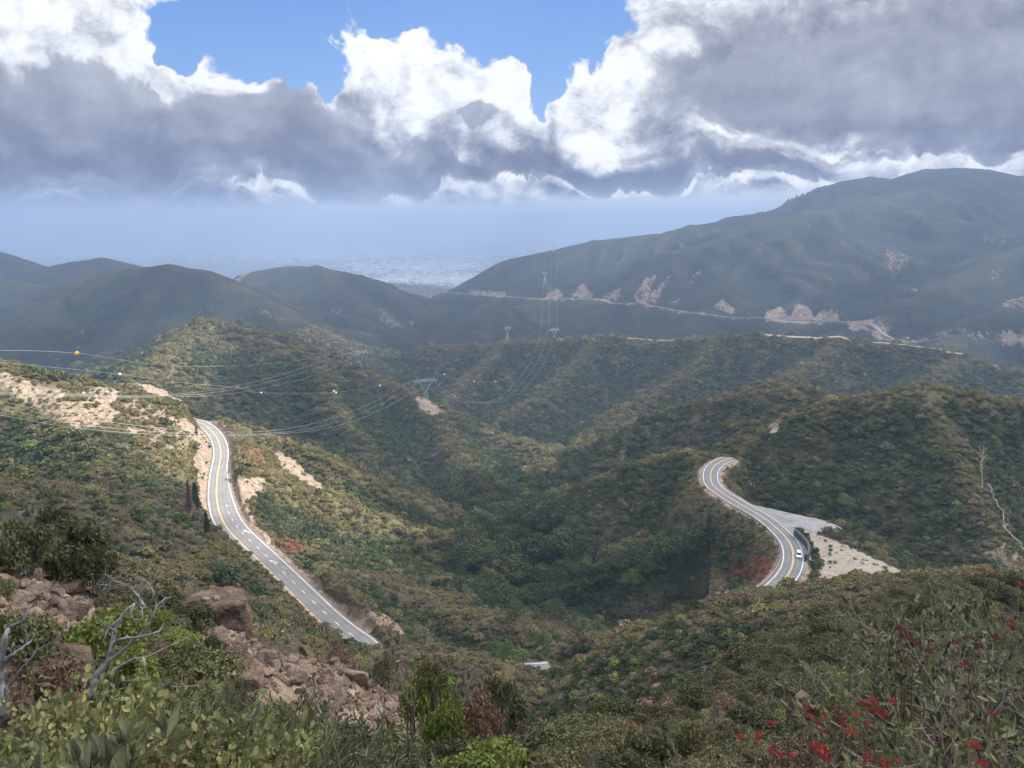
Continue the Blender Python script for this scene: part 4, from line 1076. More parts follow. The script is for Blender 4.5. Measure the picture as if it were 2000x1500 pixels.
# ------------------------------------------------------------------ power line
M_STEEL = simple('tower_steel', (.42,.44,.46), .5, .1, .5, metal=.3); M_INS = simple('insulator_glass', (.35,.38,.4), .3, .1, 1.)
M_WIRE = simple('aluminium_conductor', (.50,.51,.50), .5, .05, .5, metal=.2)
def pylon(loc, rz, H, arm, label, w=.25, waist=.5):
    root = empty('power_pylon', loc, rz, label, 'pylon', 'steel lattice pylons carrying the power line'); B = H*.14; wz = H*waist; tw = H*.035
    def leg(sx, sy, z):
        if z <= wz: k = z/wz; r = B+(tw-B)*k; return (sx*r, sy*r*.8, z)
        k = (z-wz)/(H*.86-wz); return (sx*(tw+(arm*.27-tw)*k), sy*tw*.8*(1-k*.4), z)
    zs_ = [0, H*.12, H*.24, H*.36, wz, H*.62, H*.74, H*.86]
    for sx in (-1, 1):
        for sy in (-1, 1):
            b = MB(); b.tube([leg(sx, sy, z) for z in zs_], w*.6, 4); b.build('leg', M_STEEL, root)
    b = MB()
    for z0, z1 in zip(zs_[:-1], zs_[1:]):
        for s in (-1, 1):
            b.bar(leg(-1, s, z0), leg(1, s, z1), w*.55) if z1 <= wz+.1 else None; b.bar(leg(1, s, z0), leg(-1, s, z1), w*.55) if z1 <= wz+.1 else None
            b.bar(leg(s, -1, z0), leg(s, 1, z1), w*.55); b.bar(leg(s, 1, z0), leg(s, -1, z1), w*.55)
            if z1 <= wz+.1: b.bar(leg(-1, s, z1), leg(1, s, z1), w*.5)
    b.build('bracing', M_STEEL, root)
    b = MB(); zt = H*.86; zu = H*.92; n = 10
    xs = [(-arm/2+arm*k/n) for k in range(n+1)]
    for y in (-tw*.5, tw*.5):
        b.bar((xs[0], y, zt), (xs[-1], y, zt), w); b.bar((xs[1], y, zu), (xs[-2], y, zu), w*.8)
        for k in range(n): b.bar((xs[k], y, zt if k % 2 == 0 else zu), (xs[k+1], y, zu if k % 2 == 0 else zt), w*.6)
    b.build('crossarm', M_STEEL, root)
    for sx in (-1, 1):
        b = MB(); b.bar((sx*arm*.27, 0, zu), (sx*arm*.36, 0, H), w*.7); b.bar((sx*arm*.45, 0, zu), (sx*arm*.36, 0, H), w*.7); b.build('earth_wire_peak', M_STEEL, root)
    for x in (-arm*.46, 0, arm*.46):
        b = MB(); b.tube([(x, 0, zt), (x, 0, zt-H*.09)], .22, 6); b.build('insulator', M_INS, root)
    return root
def on_ground(u, v, Y):
    q = P(u, v, Y); return (q[0], q[1], g1(q[0], q[1])-.5)
t2 = on_ground(832, 790, 925); t1 = on_ground(704, 722, 1080)
pylon(t2, R(25), 35, 29, 'nearest lattice pylon on the bare shoulder of the dark green hill')
pylon(t1, R(20), 36, 24, 'lattice pylon standing on the crest left of the nearest one')
pylon(on_ground(1081, 490, 3560), R(30), 46, 26, 'distant pylon on the skyline of the right mountain', .8)
pylon(on_ground(1083, 655, 1490), R(30), 34, 22, 'pylon above the oval dirt pad on the middle ridge', .3)
pylon(on_ground(991, 668, 1505), R(30), 34, 16, 'faint pylon on the small pad at the left end of the middle ridge', .3)
pylon(on_ground(1064, 566, 3000), R(30), 46, 26, 'faint pylon low on the slope of the right mountain', .5)
M_POLE = simple('wooden_utility_pole', (.045,.038,.032), .9, .3, 2.)
for u, v, tl_, lb in ((401.5,627,-.5,'leftmost of the three utility poles on the green peak'), (405.5,627,-.3,'middle one of the three utility poles on the green peak'), (411,629,-.9,'rightmost of the three utility poles on the green peak')):
    q = on_ground(u, v, 992); root = empty('utility_pole', q, 0, lb, 'utility pole', 'wooden poles on the green peak')
    b = MB(); b.tube([(0, 0, 0), (tl_*.6, 0, 9), (tl_*2, 0, 20)], [.5,.42,.34], 8); b.build('mast', M_POLE, root)
    b = MB(); b.box((tl_*1.9, 0, 17.8), (2.6, .25, .25)); b.build('crossarm', M_POLE, root)
def wire(pts, r, label, group='power line conductors'):
    w = np.array([P(*p) for p in pts]); ln = smooth_line(w, 10)
    b = MB(); b.tube(ln.tolist(), r, 4, cap=True); o = b.build('power_cable', M_WIRE); tag(o, label, 'cable', group); return ln
wire([(-150,762,270),(0,766,300),(150,770,340),(300,772,410),(420,761,540),(520,740,680),(610,712,830),(692,684,1075)], .055, 'upper conductor reaching the pylon left of the nearest one')
wire([(-150,764,270),(0,768,300),(150,772,340),(300,774,410),(430,765,545),(530,745,685),(620,718,840),(703,690,1080)], .055, 'middle conductor reaching the pylon left of the nearest one')
wire([(-150,766,270),(0,770,300),(150,774,340),(300,776,410),(440,770,550),(540,753,690),(630,727,850),(717,682,1085)], .055, 'lower conductor reaching the pylon left of the nearest one')
wire([(-150,772,240),(0,785,262),(110,806,290),(250,829,330),(400,843,400),(520,842,480),(600,830,570),(660,813,670),(730,785,790),(805,742,915)], .055, 'highest of the three near conductors sagging to the nearest pylon')
wire([(-150,785,240),(0,799,262),(120,823,290),(260,840,330),(410,848,400),(540,845,480),(630,832,580),(700,809,690),(770,775,810),(832,739,920)], .055, 'middle one of the three near conductors sagging to the nearest pylon')
wire([(-150,798,240),(0,811,262),(120,832,290),(260,846,330),(410,852,400),(550,847,480),(650,834,590),(730,807,710),(800,771,830),(856,741,930)], .055, 'lowest of the three near conductors sagging to the nearest pylon')
wire([(-200,690,120),(-60,684,145),(150,690,175),(300,712,260),(400,716,400),(500,712,600),(590,702,800),(692,679,1070)], .035, 'thin earth wire carrying the yellow marker ball', 'thin earth wires')
wire([(-200,700,140),(0,708,180),(234,731,235),(360,748,300),(463,757,420),(510,767,520),(655,766,650),(742,753,800),(813,730,915)], .04, 'thin earth wire carrying a row of pale marker balls', 'thin earth wires')
wire([(848,729,920),(905,742,980),(968,745,1080),(1010,722,1250),(1075,640,1480)], .07, 'thin earth wire between the nearest pylon and the middle ridge', 'thin earth wires')
for k, (du, nm) in enumerate(((0, 'left'), (13, 'middle'), (27, 'right'))):
    wire([(818+du,745,920),(870+du,777,1000),(930+du,787,1090),(975+du,776,1180),(1010+du,744,1280),(1040+du,700,1380),(1058+du,645,1480)], .08, nm+' one of three conductors swinging up to the middle ridge')
    wire([(1058+du*1.1,640,1490),(1060+du,585,2200),(1068+du*.8,482,3550)], .11, nm+' one of three long conductors rising to the skyline pylon')
BALLC = {'yellow': simple('yellow_marker', (.75,.45,.03), .5, .1, 1.), 'white': simple('white_marker', (.8,.8,.8), .5, .05, 1.), 'red': simple('red_marker', (.45,.06,.04), .5, .1, 1.)}
for i, (u, v, Y, c, lb) in enumerate(((150,690,175,'yellow','yellow marker ball on the thin wire above the far left valley'), (234,731,235,'white','white marker ball near the saddle left of the green hill'), (463,757,420,'red','red marker ball on the wire over the green hill'),
     (510,767,520,'white','pale marker ball in the middle of the green hill'), (652,764,640,'white','left one of the close pair of marker balls'), (656,767,655,'white','right one of the close pair of marker balls'), (742,753,800,'white','marker ball nearest the bare shoulder of the green hill'),
     (868,731,940,'white','marker ball just right of the nearest pylon'), (926,745,1010,'white','marker ball beyond the nearest pylon over the valley'), (968,745,1080,'white','rightmost marker ball over the middle valley'))):
    q = Vector(P(u, v, Y)); n_ = MB(); Rb = .5 if Y < 300 else (.62 if Y < 600 else 1.0)
    rings = 8
    for a in range(rings):
        for b_ in range(12):
            t0, t1_ = math.pi*a/rings, math.pi*(a+1)/rings; p0, p1 = 6.2832*b_/12, 6.2832*(b_+1)/12
            f = lambda t_, p_: (Rb*math.sin(t_)*math.cos(p_), Rb*math.sin(t_)*math.sin(p_), Rb*math.cos(t_))
            n_.quad(f(t0, p0), f(t1_, p0), f(t1_, p1), f(t0, p1))
    n_.tube([(-Rb-.15, 0, 0), (Rb+.15, 0, 0)], .09, 6)
    tag(n_.build('marker_ball', BALLC[c], loc=q, smooth=True), lb, 'marker ball', 'aircraft marker balls on the wires')

# ------------------------------------------------------------------ the city on the plain
M_CITY = simple('pale_city_wall', (.58,.57,.55), .8, .2, .01); M_ROOF = simple('flat_roof', (.55,.54,.52), .9, .2, .01)
def city_box(b, x, y, w, d, h): b.box((x, y, PLAIN+2+h/2), (w, d, h))
g = np.random.default_rng(55); tow = []
for (u, v, su, sv, n, h0) in ((590,503,40,4,20,34),(660,502,30,3,16,30),(760,492,26,5,22,40),(735,520,14,3,8,22),(880,512,40,8,12,20),(515,508,14,3,8,24)):
    for i in range(n): tow.append((u+g.normal(0, su), v+g.normal(0, sv), h0*g.uniform(.5, 1.6)))
protoT = None
for i, (u, v, h) in enumerate(tow):
    q = PZ(u, max(v, 470), PLAIN+2); w = g.uniform(18, 42); d = g.uniform(18, 40)
    root = empty('office_tower', (q[0], q[1], PLAIN+2), g.uniform(-.3, .3), 'one of the tiny pale towers of the distant city rising from the plain', 'building', 'pale towers of the distant city')
    b = MB(); b.box((0, 0, h/2), (w, d, h)); b.build('walls', M_CITY, root)
    b = MB(); b.box((w*.1, 0, h+1.5), (w*.5, d*.5, 3)); b.build('roof_plant', M_ROOF, root)
b = MB()
CL = [(620,498,120,6,500),(760,490,60,9,420),(740,522,60,6,260),(860,520,60,8,320),(790,545,110,6,520),(900,545,60,6,200),(930,500,60,8,160),(300,490,160,8,300),(150,497,120,6,200),(980,470,160,5,260),(700,468,240,5,300),(450,480,160,6,260),(1080,462,120,4,120)]
for u, v, su, sv, n in CL:
    for i in range(n):
        a, c = u+g.normal(0, su), v+g.normal(0, sv)
        if c < 462: continue
        q = PZ(a, c, PLAIN+2)
        if q[1] < 5600 or q[1] > 45000: continue
        k = q[1]/9000; city_box(b, q[0], q[1], g.uniform(15, 70)*k, g.uniform(15, 60)*k, g.uniform(5, 13)*k**.5)
o = b.build('city_blocks', M_CITY); tag(o, 'mass of tiny pale houses and blocks of the distant city', 'city', kind='stuff')
# ------------------------------------------------------------------ rocks
def rock_mat():
    m, t, b = new_mat('pink_granite', .95, spec=.08)
    tc = t.node('ShaderNodeTexCoord').outputs['Object']; pos = t.node('ShaderNodeNewGeometry').outputs['Position']
    n = t.noise(pos, 1.1, 7, .72); n2 = t.noise(pos, 9., 5, .75); oi = t.node('ShaderNodeObjectInfo').outputs['Random']
    c = t.ramp(n, [(.3, (.045,.034,.030)), (.42, (.13,.095,.078)), (.55, (.25,.178,.135)), (.68, (.37,.275,.215)), (.8, (.48,.40,.33))])
    c = t.mix(t.m('MULTIPLY', t.step(n2, .55, .8), .6), c, (.12,.10,.085))
    c = t.mix(t.m('MULTIPLY', t.step(oi, .4, 1.), .7), c, (.36,.285,.23)); c = t.mix(t.m('MULTIPLY', t.step(oi, .35, 0.), .35), c, (.14,.105,.088))
    v = t.voro(pos, 2.2, 'DISTANCE_TO_EDGE'); c = t.mix(t.m('MULTIPLY', t.step(v, .05, .0), .6), c, (.05,.04,.032))
    t.put(b.inputs['Base Color'], c)
    h = t.m('ADD', t.m('MULTIPLY', n, .5), t.m('MULTIPLY', n2, .12)); t.put(b.inputs['Normal'], t.bump(h, 1., 1.2)); return m
M_ROCK = rock_mat()
def rock_mesh(name, seed, sub=3, squash=(1, 1, .8), cuts=12, rough=.07):
    """angular block: a ball planed off by many flat cuts, then roughened"""
    g = np.random.default_rng(seed); bm_ = __import__('bmesh').new(); __import__('bmesh').ops.create_icosphere(bm_, subdivisions=sub+1, radius=1.)
    V = np.array([v.co[:] for v in bm_.verts]); F = [[v.index for v in f.verts] for f in bm_.faces]; bm_.free()
    for i in range(cuts):
        n = g.normal(0, 1, 3); n /= np.linalg.norm(n); d = g.uniform(.52, .86)
        if i == 0: n = np.array([g.normal(0, .12), g.normal(0, .12), 1.]); n /= np.linalg.norm(n); d = g.uniform(.5, .7)
        s = V@n; k = s > d; V[k] -= np.outer((s[k]-d)*.97, n)
    a = V*3.1+seed
    nn = fbm(a[:,0]+a[:,2]*.7, a[:,1]-a[:,2]*.6, 4, seed)
    layer = np.abs(((V[:,2]*5+nn*1.2) % 1)-.5)
    V = V*(1+rough*nn+.05*(layer[:, None][:,0]-.25))[:, None]
    V *= np.array(squash)
    me = quad_mesh(name, V, np.array(F), None, [M_ROCK]); return me
ROCKS = [rock_mesh('boulder', 60+i, 3, sq) for i, sq in enumerate([(1,.9,.7),(1.1,.8,.6),(.8,.8,1.),(1.2,.9,.5),(.7,.9,1.2),(1,1,.8)])]
def rock(u, v, Y, w, label=None, k=0, tilt=(0, 0, 0), sz=None, group=None, name='boulder', sink=.25):
    """a rock whose top shows at (u, v); w = width in photo pixels"""
    s = sz or (1, 1, 1); hx, hy, hz_ = hit(u, v+w*.42*s[2], 3.)
    if Y*.7 < hy < Y*1.35: Y = hy
    W_ = w/1500*math.hypot(Y*1.05, Y*.45)/2
    q = P(u, v, Y); h = W_*s[2]*.8; gz = g1(q[0], q[1])
    if q[2]-2*h > gz-.05: h = min((q[2]-gz+.15)/2, h*1.7)
    o = add(name, ROCKS[k], loc=(q[0], q[1], q[2]-h), rot=tilt, scale=(W_*s[0], W_*s[1], h/.8))
    tag(o, label, 'rock', group); return o
# the flat capped block and its neighbours on the broken rib
def block_mesh(name, seed, dims, taper, strat, boxy=.42):
    g = np.random.default_rng(seed); import bmesh as B_; bm_ = B_.new(); B_.ops.create_icosphere(bm_, subdivisions=6, radius=1.); V = np.array([v.co[:] for v in bm_.verts]); F = [[v.index for v in f.verts] for f in bm_.faces]; bm_.free()
    V = np.sign(V)*np.abs(V)**boxy; V /= np.abs(V).max(0)
    for i in range(7):
        n = g.normal(0, 1, 3); n[2] *= .5; n /= np.linalg.norm(n); d = g.uniform(.95, 1.2); q = V@n; k = q > d; V[k] -= np.outer((q[k]-d)*.95, n)
    V[:, :2] *= (1-taper*(V[:, 2:3]+1)/2)
    a = V*2.2+seed; nn = fbm(a[:,0]+a[:,2]*.6, a[:,1]-a[:,2]*.8, 5, seed); n3 = fbm(a[:,0]*3-a[:,2]*2, a[:,1]*3+a[:,2]*2.5, 4, seed+3)
    lay = np.floor((V[:,2]+.25*V[:,0])*strat+nn*1.1); off = _h(lay.astype(np.int64)+50, np.zeros(len(V), np.int64), seed)-.5
    V *= (1+.09*nn+.05*n3+.085*off)[:, None]; V *= np.array(dims); return quad_mesh(name, V, np.array(F), None, [M_ROCK])
q = P(438, 1178, 38); bo = add('boulder', block_mesh('big_block', 5, (1.25, 1.0, 1.35), .16, 2.2), loc=(q[0]+.1, q[1], q[2]-1.25), rot=(.06, .10, .5)); tag(bo, 'big block of pinkish rock with a dark flat cap on the rubble rib', 'rock')
q = P(424, 1166, 37.8); bo = add('boulder', block_mesh('cap_slab', 8, (1.35, 1.05, .36), -.08, 1.6), loc=(q[0], q[1]-.1, q[2]-.30), rot=(.10, -.05, .4)); tag(bo, 'rough dark slab lying on top of the big pink block', 'rock')
rock(402,1160,37.4,20,'small pale stone perched on the left end of the dark slab',5,(0,.3,.4))
rock(420,1162,37.5,26,'pale stone perched in the middle of the dark slab',2,(.2,.1,2.))
rock(388,1172,44,42,'pinkish boulder half hidden by twigs left of the big block',5)
rock(375,1158,60,22,'pale pink rock on the slope behind the big block',1)
rock(603,1258,43,34,'upright pointed slab standing in the middle of the rubble rib',4,(.1,-.35,.3),(1,.8,1.9))
rock(570,1284,41,36,'blocky pink boulder left of the upright slab',2,(.1,.3,1.),(1,1,1.3))
rock(548,1290,40,24,'dark grey boulder at the left of the blocky pink one',4,(0,.1,.5),(1,1,1.5))
rock(662,1290,45,46,'rounded pink boulder right of the upright slab',0,(.3,.2,.2),(1,1,1.))
rock(640,1302,43,28,'tilted boulder leaning on the rounded pink one',2,(.2,-.3,.2),(1,1,1.4))
rock(690,1292,46,22,'small dark upright stone near the right end of the rib',4,(0,.2,0),(.8,.8,1.4))
rock(520,1300,39,38,'pale slab lying low on the rubble below the rib',3,(.1,0,.4))
rock(470,1300,37,40,'reddish flat stone on the left part of the rubble',3,(0,.1,1.))
rock(22,1142,24,74,'large brown boulder at the left edge above the others',0,(.1,.1,.2),(1.2,1,1))
rock(35,1192,22,96,'long overhanging brown rock at the left edge',3,(.05,.1,.3),(1.2,1,1.4))
rock(82,1232,21,90,'grey block of rock under the long overhanging rock',2,(0,0,.8),(1,1,1.4))
rock(20,1262,20,110,'pinkish broken rock at the far left below the overhang',5,(.2,0,1.),(1,1,1.1))
rock(205,1145,27,60,'orange tinted block at the end of the left bank',5,(0,.1,.5),(1,1,1.5))
rock(128,1122,28,70,'pale pink boulder beneath the large dark bush',1,(0,0,.2))
rock(232,1205,26,26,'upright pale stone in the left bank',4,(.1,.4,.2))
rock(1566,1338,9.6,58,'pale grey boulder with a dark hollow near the small manzanita',0,(.1,.1,1.3),(1.1,1,1.15))
rock(1590,1358,9.3,44,'pale shoulder of rock just right of the grey boulder',5,(.2,.3,.2))
rock(310,1400,7.5,60,'flat pinkish stone among the manzanita leaves in the bottom left',3,(0,.1,.3))
rock(380,1390,8,50,'pale stone right of the flat one in the bottom left',1,(0,-.1,.3))
rock(672,1262,64,18,'small boulder above the right part of the rib',1)
# rubble: countable stones on the rib
g = np.random.default_rng(31); nR = 0; first = None
RIB = [(400,1225,37),(470,1262,38),(540,1288,41),(610,1305,43),(690,1322,44),(770,1345,45),(830,1375,44)]
for i in range(280):
    t_ = g.random()*(len(RIB)-1); k = int(t_); f = t_-k; a, b_ = RIB[k], RIB[k+1]
    u = a[0]+(b_[0]-a[0])*f+g.normal(0, 12); vt = a[1]+(b_[1]-a[1])*f; dv = abs(g.normal(0, 42)) if g.random() < .8 else -abs(g.normal(0, 4))
    x, y, z = hit(u, vt+dv, 12.)
    if y > 75: continue
    w = float(np.exp(g.normal(-1.55, .55))); w = min(w, .8)
    c = add('rubble_stone', ROCKS[i % 6], loc=(x, y, z+w*.15), rot=tuple(g.uniform(-.6, .6, 2))+(g.uniform(0, 6.28),), scale=(w*g.uniform(.8, 1.4), w*g.uniform(.6, 1.1), w*g.uniform(.5, 1.)))
    tag(c, 'one of the many loose angular pink and grey stones of the rubble rib', 'rock', 'loose stones on the rubble rib')
for i in range(150):
    u, v = g.uniform(-20, 240), g.uniform(1130, 1330)
    x, y, z = hit(u, v, 9.)
    if y > 50: continue
    w = min(.5, float(np.exp(g.normal(-1.9, .5))))
    c = add('bank_stone', ROCKS[i % 6], loc=(x, y, z+w*.15), rot=tuple(g.uniform(-.6, .6, 2))+(g.uniform(0, 6.28),), scale=(w*g.uniform(.8, 1.4), w, w*g.uniform(.5, 1.)))
    tag(c, 'one of the loose stones lying on the rocky bank at the left edge', 'rock', 'loose stones on the left bank')

# ------------------------------------------------------------------ fine foliage for the nearest plants
def fine_shrub(name, seed, n, leaf, mat, h=.9, aspect=2.2, stems=22, jit=.8, lob=None, shell=.35):
    g = np.random.default_rng(seed); lob = lob or shrub_lobes(g, 7, .48, h)
    C, N = blob_points(n, g, lob, .9, shell); V, F, lv = leaf_cards(C, N, leaf, g, aspect, jit)
    b = MB(); b.cur = 1
    for i in range(stems):
        p = C[g.integers(len(C))]*g.uniform(.85, 1.08); mid = p*np.array([.45, .45, .55])+g.normal(0, .03, 3); s0 = np.array([g.normal(0, .03), g.normal(0, .03), 0])
        b.tube([s0, mid, p], [.011, .007, .002], 4, cap=False)
    V2 = np.concatenate([V, np.array(b.v)]) if b.v else V; n0 = len(V)
    Fs = F.tolist()+[tuple(i+n0 for i in f) for f in b.f]
    return quad_mesh(name, V2, Fs, np.r_[lv, np.full(len(b.v), .5)], [mat, DEADW], [0]*len(F)+[1]*len(b.f))
FL = {
 'sage':   leaf_mat('sage_leaf_near', [(0, (.080,.082,.045)), (.5, (.11,.108,.056)), (1, (.155,.145,.080))], inst=False),
 'olive':  leaf_mat('olive_leaf_near', [(0, (.072,.084,.035)), (1, (.125,.13,.055))], inst=False),
 'olive2': leaf_mat('branch_leaf', [(0, (.080,.090,.042)), (1, (.145,.148,.068))], var=.7, inst=False),
 'green':  leaf_mat('green_leaf_near', [(0, (.11,.145,.030)), (1, (.16,.19,.045))], inst=False),
 'dark':   leaf_mat('dark_leaf_near', [(0, (.045,.052,.024)), (1, (.075,.08,.035))], inst=False),
 'brown':  leaf_mat('brown_leaf_near', [(0, (.11,.075,.05)), (1, (.17,.11,.075))], trans=.1, inst=False),
 'manz':   leaf_mat('manzanita_leaf', [(0, (.105,.125,.048)), (.5, (.155,.175,.062)), (1, (.225,.23,.09))], rough=.5, var=.45, inst=False),
 'santa':  leaf_mat('narrow_leaf', [(0, (.085,.095,.050)), (1, (.135,.145,.08))], rough=.5, var=.4, inst=False),
 'yucca':  leaf_mat('yucca_blade', [(0, (.11,.14,.08)), (1, (.16,.19,.11))], rough=.5, inst=False),
 'grass':  leaf_mat('pale_grass', [(0, (.26,.23,.16)), (1, (.34,.31,.22))], rough=.8, inst=False),
}
FINE = {'sage': fine_shrub('fine_sage', 1, 3000, .034, FL['sage'], .85, 2.6, 40), 'olive': fine_shrub('fine_olive', 2, 3000, .040, FL['olive'], .9, 2., 26),
        'green': fine_shrub('fine_green', 3, 3400, .040, FL['green'], .9, 1.7, 14), 'dark': fine_shrub('fine_dark', 4, 3400, .036, FL['dark'], .95, 2.2, 30),
        'brown': fine_shrub('fine_brown', 5, 2600, .028, FL['brown'], .8, 3.2, 60)}
def twig_bush(name, seed, mat, n=70, h=1.):
    g = np.random.default_rng(seed); b = MB()
    def grow(p, d, L, r, depth):
        q = p+d*L*.5+g.normal(0, L*.06, 3); e = q+d*L*.5+g.normal(0, L*.08, 3); b.tube([p, q, e], [r, r*.8, r*.55], 4, cap=False)
        if depth > 0:
            for _ in range(3):
                nd = d+g.normal(0, .42, 3); nd[2] += .12; nd /= np.linalg.norm(nd); grow(e if _ else q, nd, L*.68, r*.55, depth-1)
    for i in range(max(3, n//22)):
        a = g.uniform(0, 6.28); d = np.array([math.cos(a)*.55, math.sin(a)*.55, 1.]); d /= np.linalg.norm(d); grow(np.zeros(3), d, .38*h, .016, 4)
    me = bpy.data.meshes.new(name); me.from_pydata([tuple(map(float, v)) for v in b.v], [], b.f); me.materials.append(mat); return me
M_TWIG = simple('bare_twig', (.20,.18,.165), .9, .3, 12.); M_BURNT = simple('burnt_branch', (.035,.032,.032), .85, .6, 5., bump=.3); M_GREYW = simple('silver_weathered_branch', (.15,.145,.15), .8, .65, 7., bump=.5)
TWIG = twig_bush('twig', 8, M_TWIG); TWIG2 = twig_bush('twig_dark', 9, simple('dark_twig', (.09,.07,.06), .9, .3, 12.))

def stems_down(o, gap, sxy, sz, n=4, r=.014, spread=.10, seed=0):
    if gap < .15: return
    g = np.random.default_rng(seed); b = MB()
    for i in range(n):
        a = 6.283*i/n+g.uniform(-.5, .5); t0 = np.array([spread*.8*math.cos(a), spread*.8*math.sin(a), .12]); e = np.array([spread*.4*math.cos(a+1), spread*.4*math.sin(a+1), -gap-.08]); m_ = (t0+e)/2+np.array([spread*.7*math.cos(a+.6), spread*.7*math.sin(a+.6), 0])
        b.tube([tuple(x/np.array([sxy, sxy, sz])) for x in (e, m_, t0)], [r*1.5/sxy, r*1.2/sxy, r/sxy], 6)
    b.build('stem', M_STEMB, o)
M_STEMB = simple('bark_stem', (.11,.08,.065), .85, .35, 9.)
def plant(u, v, Y, w, me, name, label, cat='bush', rz=None, hmul=1., sink=.1, group=None):
    """a bush whose top shows at (u, v), w photo pixels wide, rooted in the ground below"""
    q = P(u, v, Y); f = q[1]*CP-q[2]*SP; W_ = w/1500*f
    top = max(v.co.z for v in me.vertices); zg = g1(q[0], q[1]); H = (q[2]-zg)*hmul
    H = min(max(H, W_*.5), W_*1.25); half = max(max(abs(v.co.x) for v in me.vertices), .3)
    s = W_/(2*half)
    o = add(name, me, loc=(q[0], q[1], q[2]-H-sink*.3), rot=(0, 0, rz if rz is not None else (u*.37) % 6.28), scale=(s, s, H/top)); tag(o, label, cat, group)
    stems_down(o, q[2]-H-sink*.3-zg, s, H/top, 5, .02*max(1, Y/20), W_*.10, int(u)); return o

# nearest ground cover, 4 to 62 m
def near_cover():
    g = np.random.default_rng(21); N = 8600
    r = np.sqrt(g.uniform(8.5**2, 97**2, N)); az = g.uniform(R(-42), R(42), N); x, y = r*np.sin(az), r*np.cos(az); z = ground(x, y)
    S, _ = surface(x, y, z); k = g.random(N) > S['bare']*1.25+.12
    k &= seen(x, y, z, 2.2); x, y, z, r = x[k], y[k], z[k], r[k]; u, v, f = proj(x, y, z)
    t_ = g.random(len(x)); kd = np.where(u > 1000, np.where(t_ < .50, 'sage', np.where(t_ < .72, 'olive', np.where(t_ < .88, 'dark', 'brown'))), np.where(t_ < .30, 'olive', np.where(t_ < .42, 'green', np.where(t_ < .62, 'brown', np.where(t_ < .82, 'sage', 'dark')))))
    s = np.exp(g.normal(-.12, .3, len(x)))*np.clip(.62+r*.011, .5, 1.35); return x, y, z, kd, s, g.uniform(0, 6.28, len(x)), g.uniform(.7, 1.1, len(x))
nx_, ny_, nz_, nk_, ns_, nr_, nh_ = near_cover()
NL = {'sage': ('near_sage_scrub','pale olive sage scrub filling the lower right of the foreground'), 'olive': ('near_olive_scrub','olive green low scrub in the foreground'), 'green': ('near_green_scrub','fresh green low scrub in the foreground'), 'dark': ('near_dark_scrub','dark low scrub in the foreground'), 'brown': ('near_brown_scrub','dry brown twiggy scrub in the foreground')}
HEROES = {'sage': plant(1700,1218,42,190,FINE['sage'],'sage_bush','large olive sage bush above the small manzanita on the right'), 'olive': plant(845,1285,17,70,FINE['olive'],'olive_bush','olive bush with grey twigs right of the rubble rib'),
  'green': plant(182,1190,13,215,FINE['green'],'green_bush','bright yellow green rounded bush behind the silver dead branch',hmul=.9), 'dark': plant(135,1005,27,165,FINE['dark'],'dark_bush','large very dark bush above the bank at the left'), 'brown': plant(930,1345,19,120,FINE['brown'],'brown_bush','tall brown dry bush right of the rubble at the bottom centre')}
for k, ho in HEROES.items():
    m = nk_ == k; z0 = np.zeros(m.sum()); instancer(NL[k][0], nx_[m], ny_[m], nz_[m], ns_[m], nr_[m], nh_[m], z0, z0, ho, NL[k][1], 'scrub')
H = [(270,1320,11.5,130,'green','bright green bush lower right of the silver branch'),(835,1300,19,130,'green','green bush at the right end of the rubble rib'),(860,1370,16,110,'green','green bush drooping over the hollow below the rib'),
 (40,1010,22,130,'olive','grey green bush at the left edge'),(180,1060,26,90,'dark','dark bush overhanging the end of the left bank'),(90,985,30,120,'dark','dark bush behind the left edge bush'),
 (330,1290,14,150,'sage','grey green broom like bush right of the silver branch'),(400,1270,20,80,'dark','thin dark bush below the big block'),(355,1215,32,80,'brown','brownish bush left of the big block'),
 (745,1270,52,60,'sage','spiky grey bush at the right end of the rib'),(880,1340,22,90,'sage','grey twiggy bush behind the green one'),(980,1320,40,120,'olive','olive bush on the slope right of the rib'),
 (1040,1400,18,130,'brown','brown bush at the bottom right of centre'),(1180,1440,12,150,'sage','pale sage bush at the bottom near the middle'),(1270,1425,11,150,'olive','olive sage at the bottom right of the pale one'),(1360,1415,11,150,'sage','sage bush below the bare stems'),(1450,1400,12,140,'sage','sage bush left of the pale boulder'),
 (1780,1200,34,200,'sage','broad olive bush behind the leafy branches on the right'),(1620,1250,38,120,'sage','olive bush with bare stems above the pale boulder'),(1880,1150,46,220,'olive','olive bush mass at the right edge'),(1760,1330,16,130,'dark','dark bush behind the red flowers'),(1840,1400,9,150,'green','green bush below the leafy branches at the right'),(1960,1400,7,160,'olive','olive bush in the bottom right corner'),
 (560,1400,9,130,'olive','olive bush at the bottom below the rubble'),(740,1440,9,140,'olive','low olive bush beside the burnt branch'),(850,1450,10,120,'sage','sage bush at the bottom centre'),(960,1450,10,130,'brown','brown bush at the bottom centre'),(25,1330,9,110,'brown','brown bush under the left dead branch')]
for u, v, Y, w, k, lb in H: plant(u, v, Y, w, FINE[k], k+'_bush', lb)
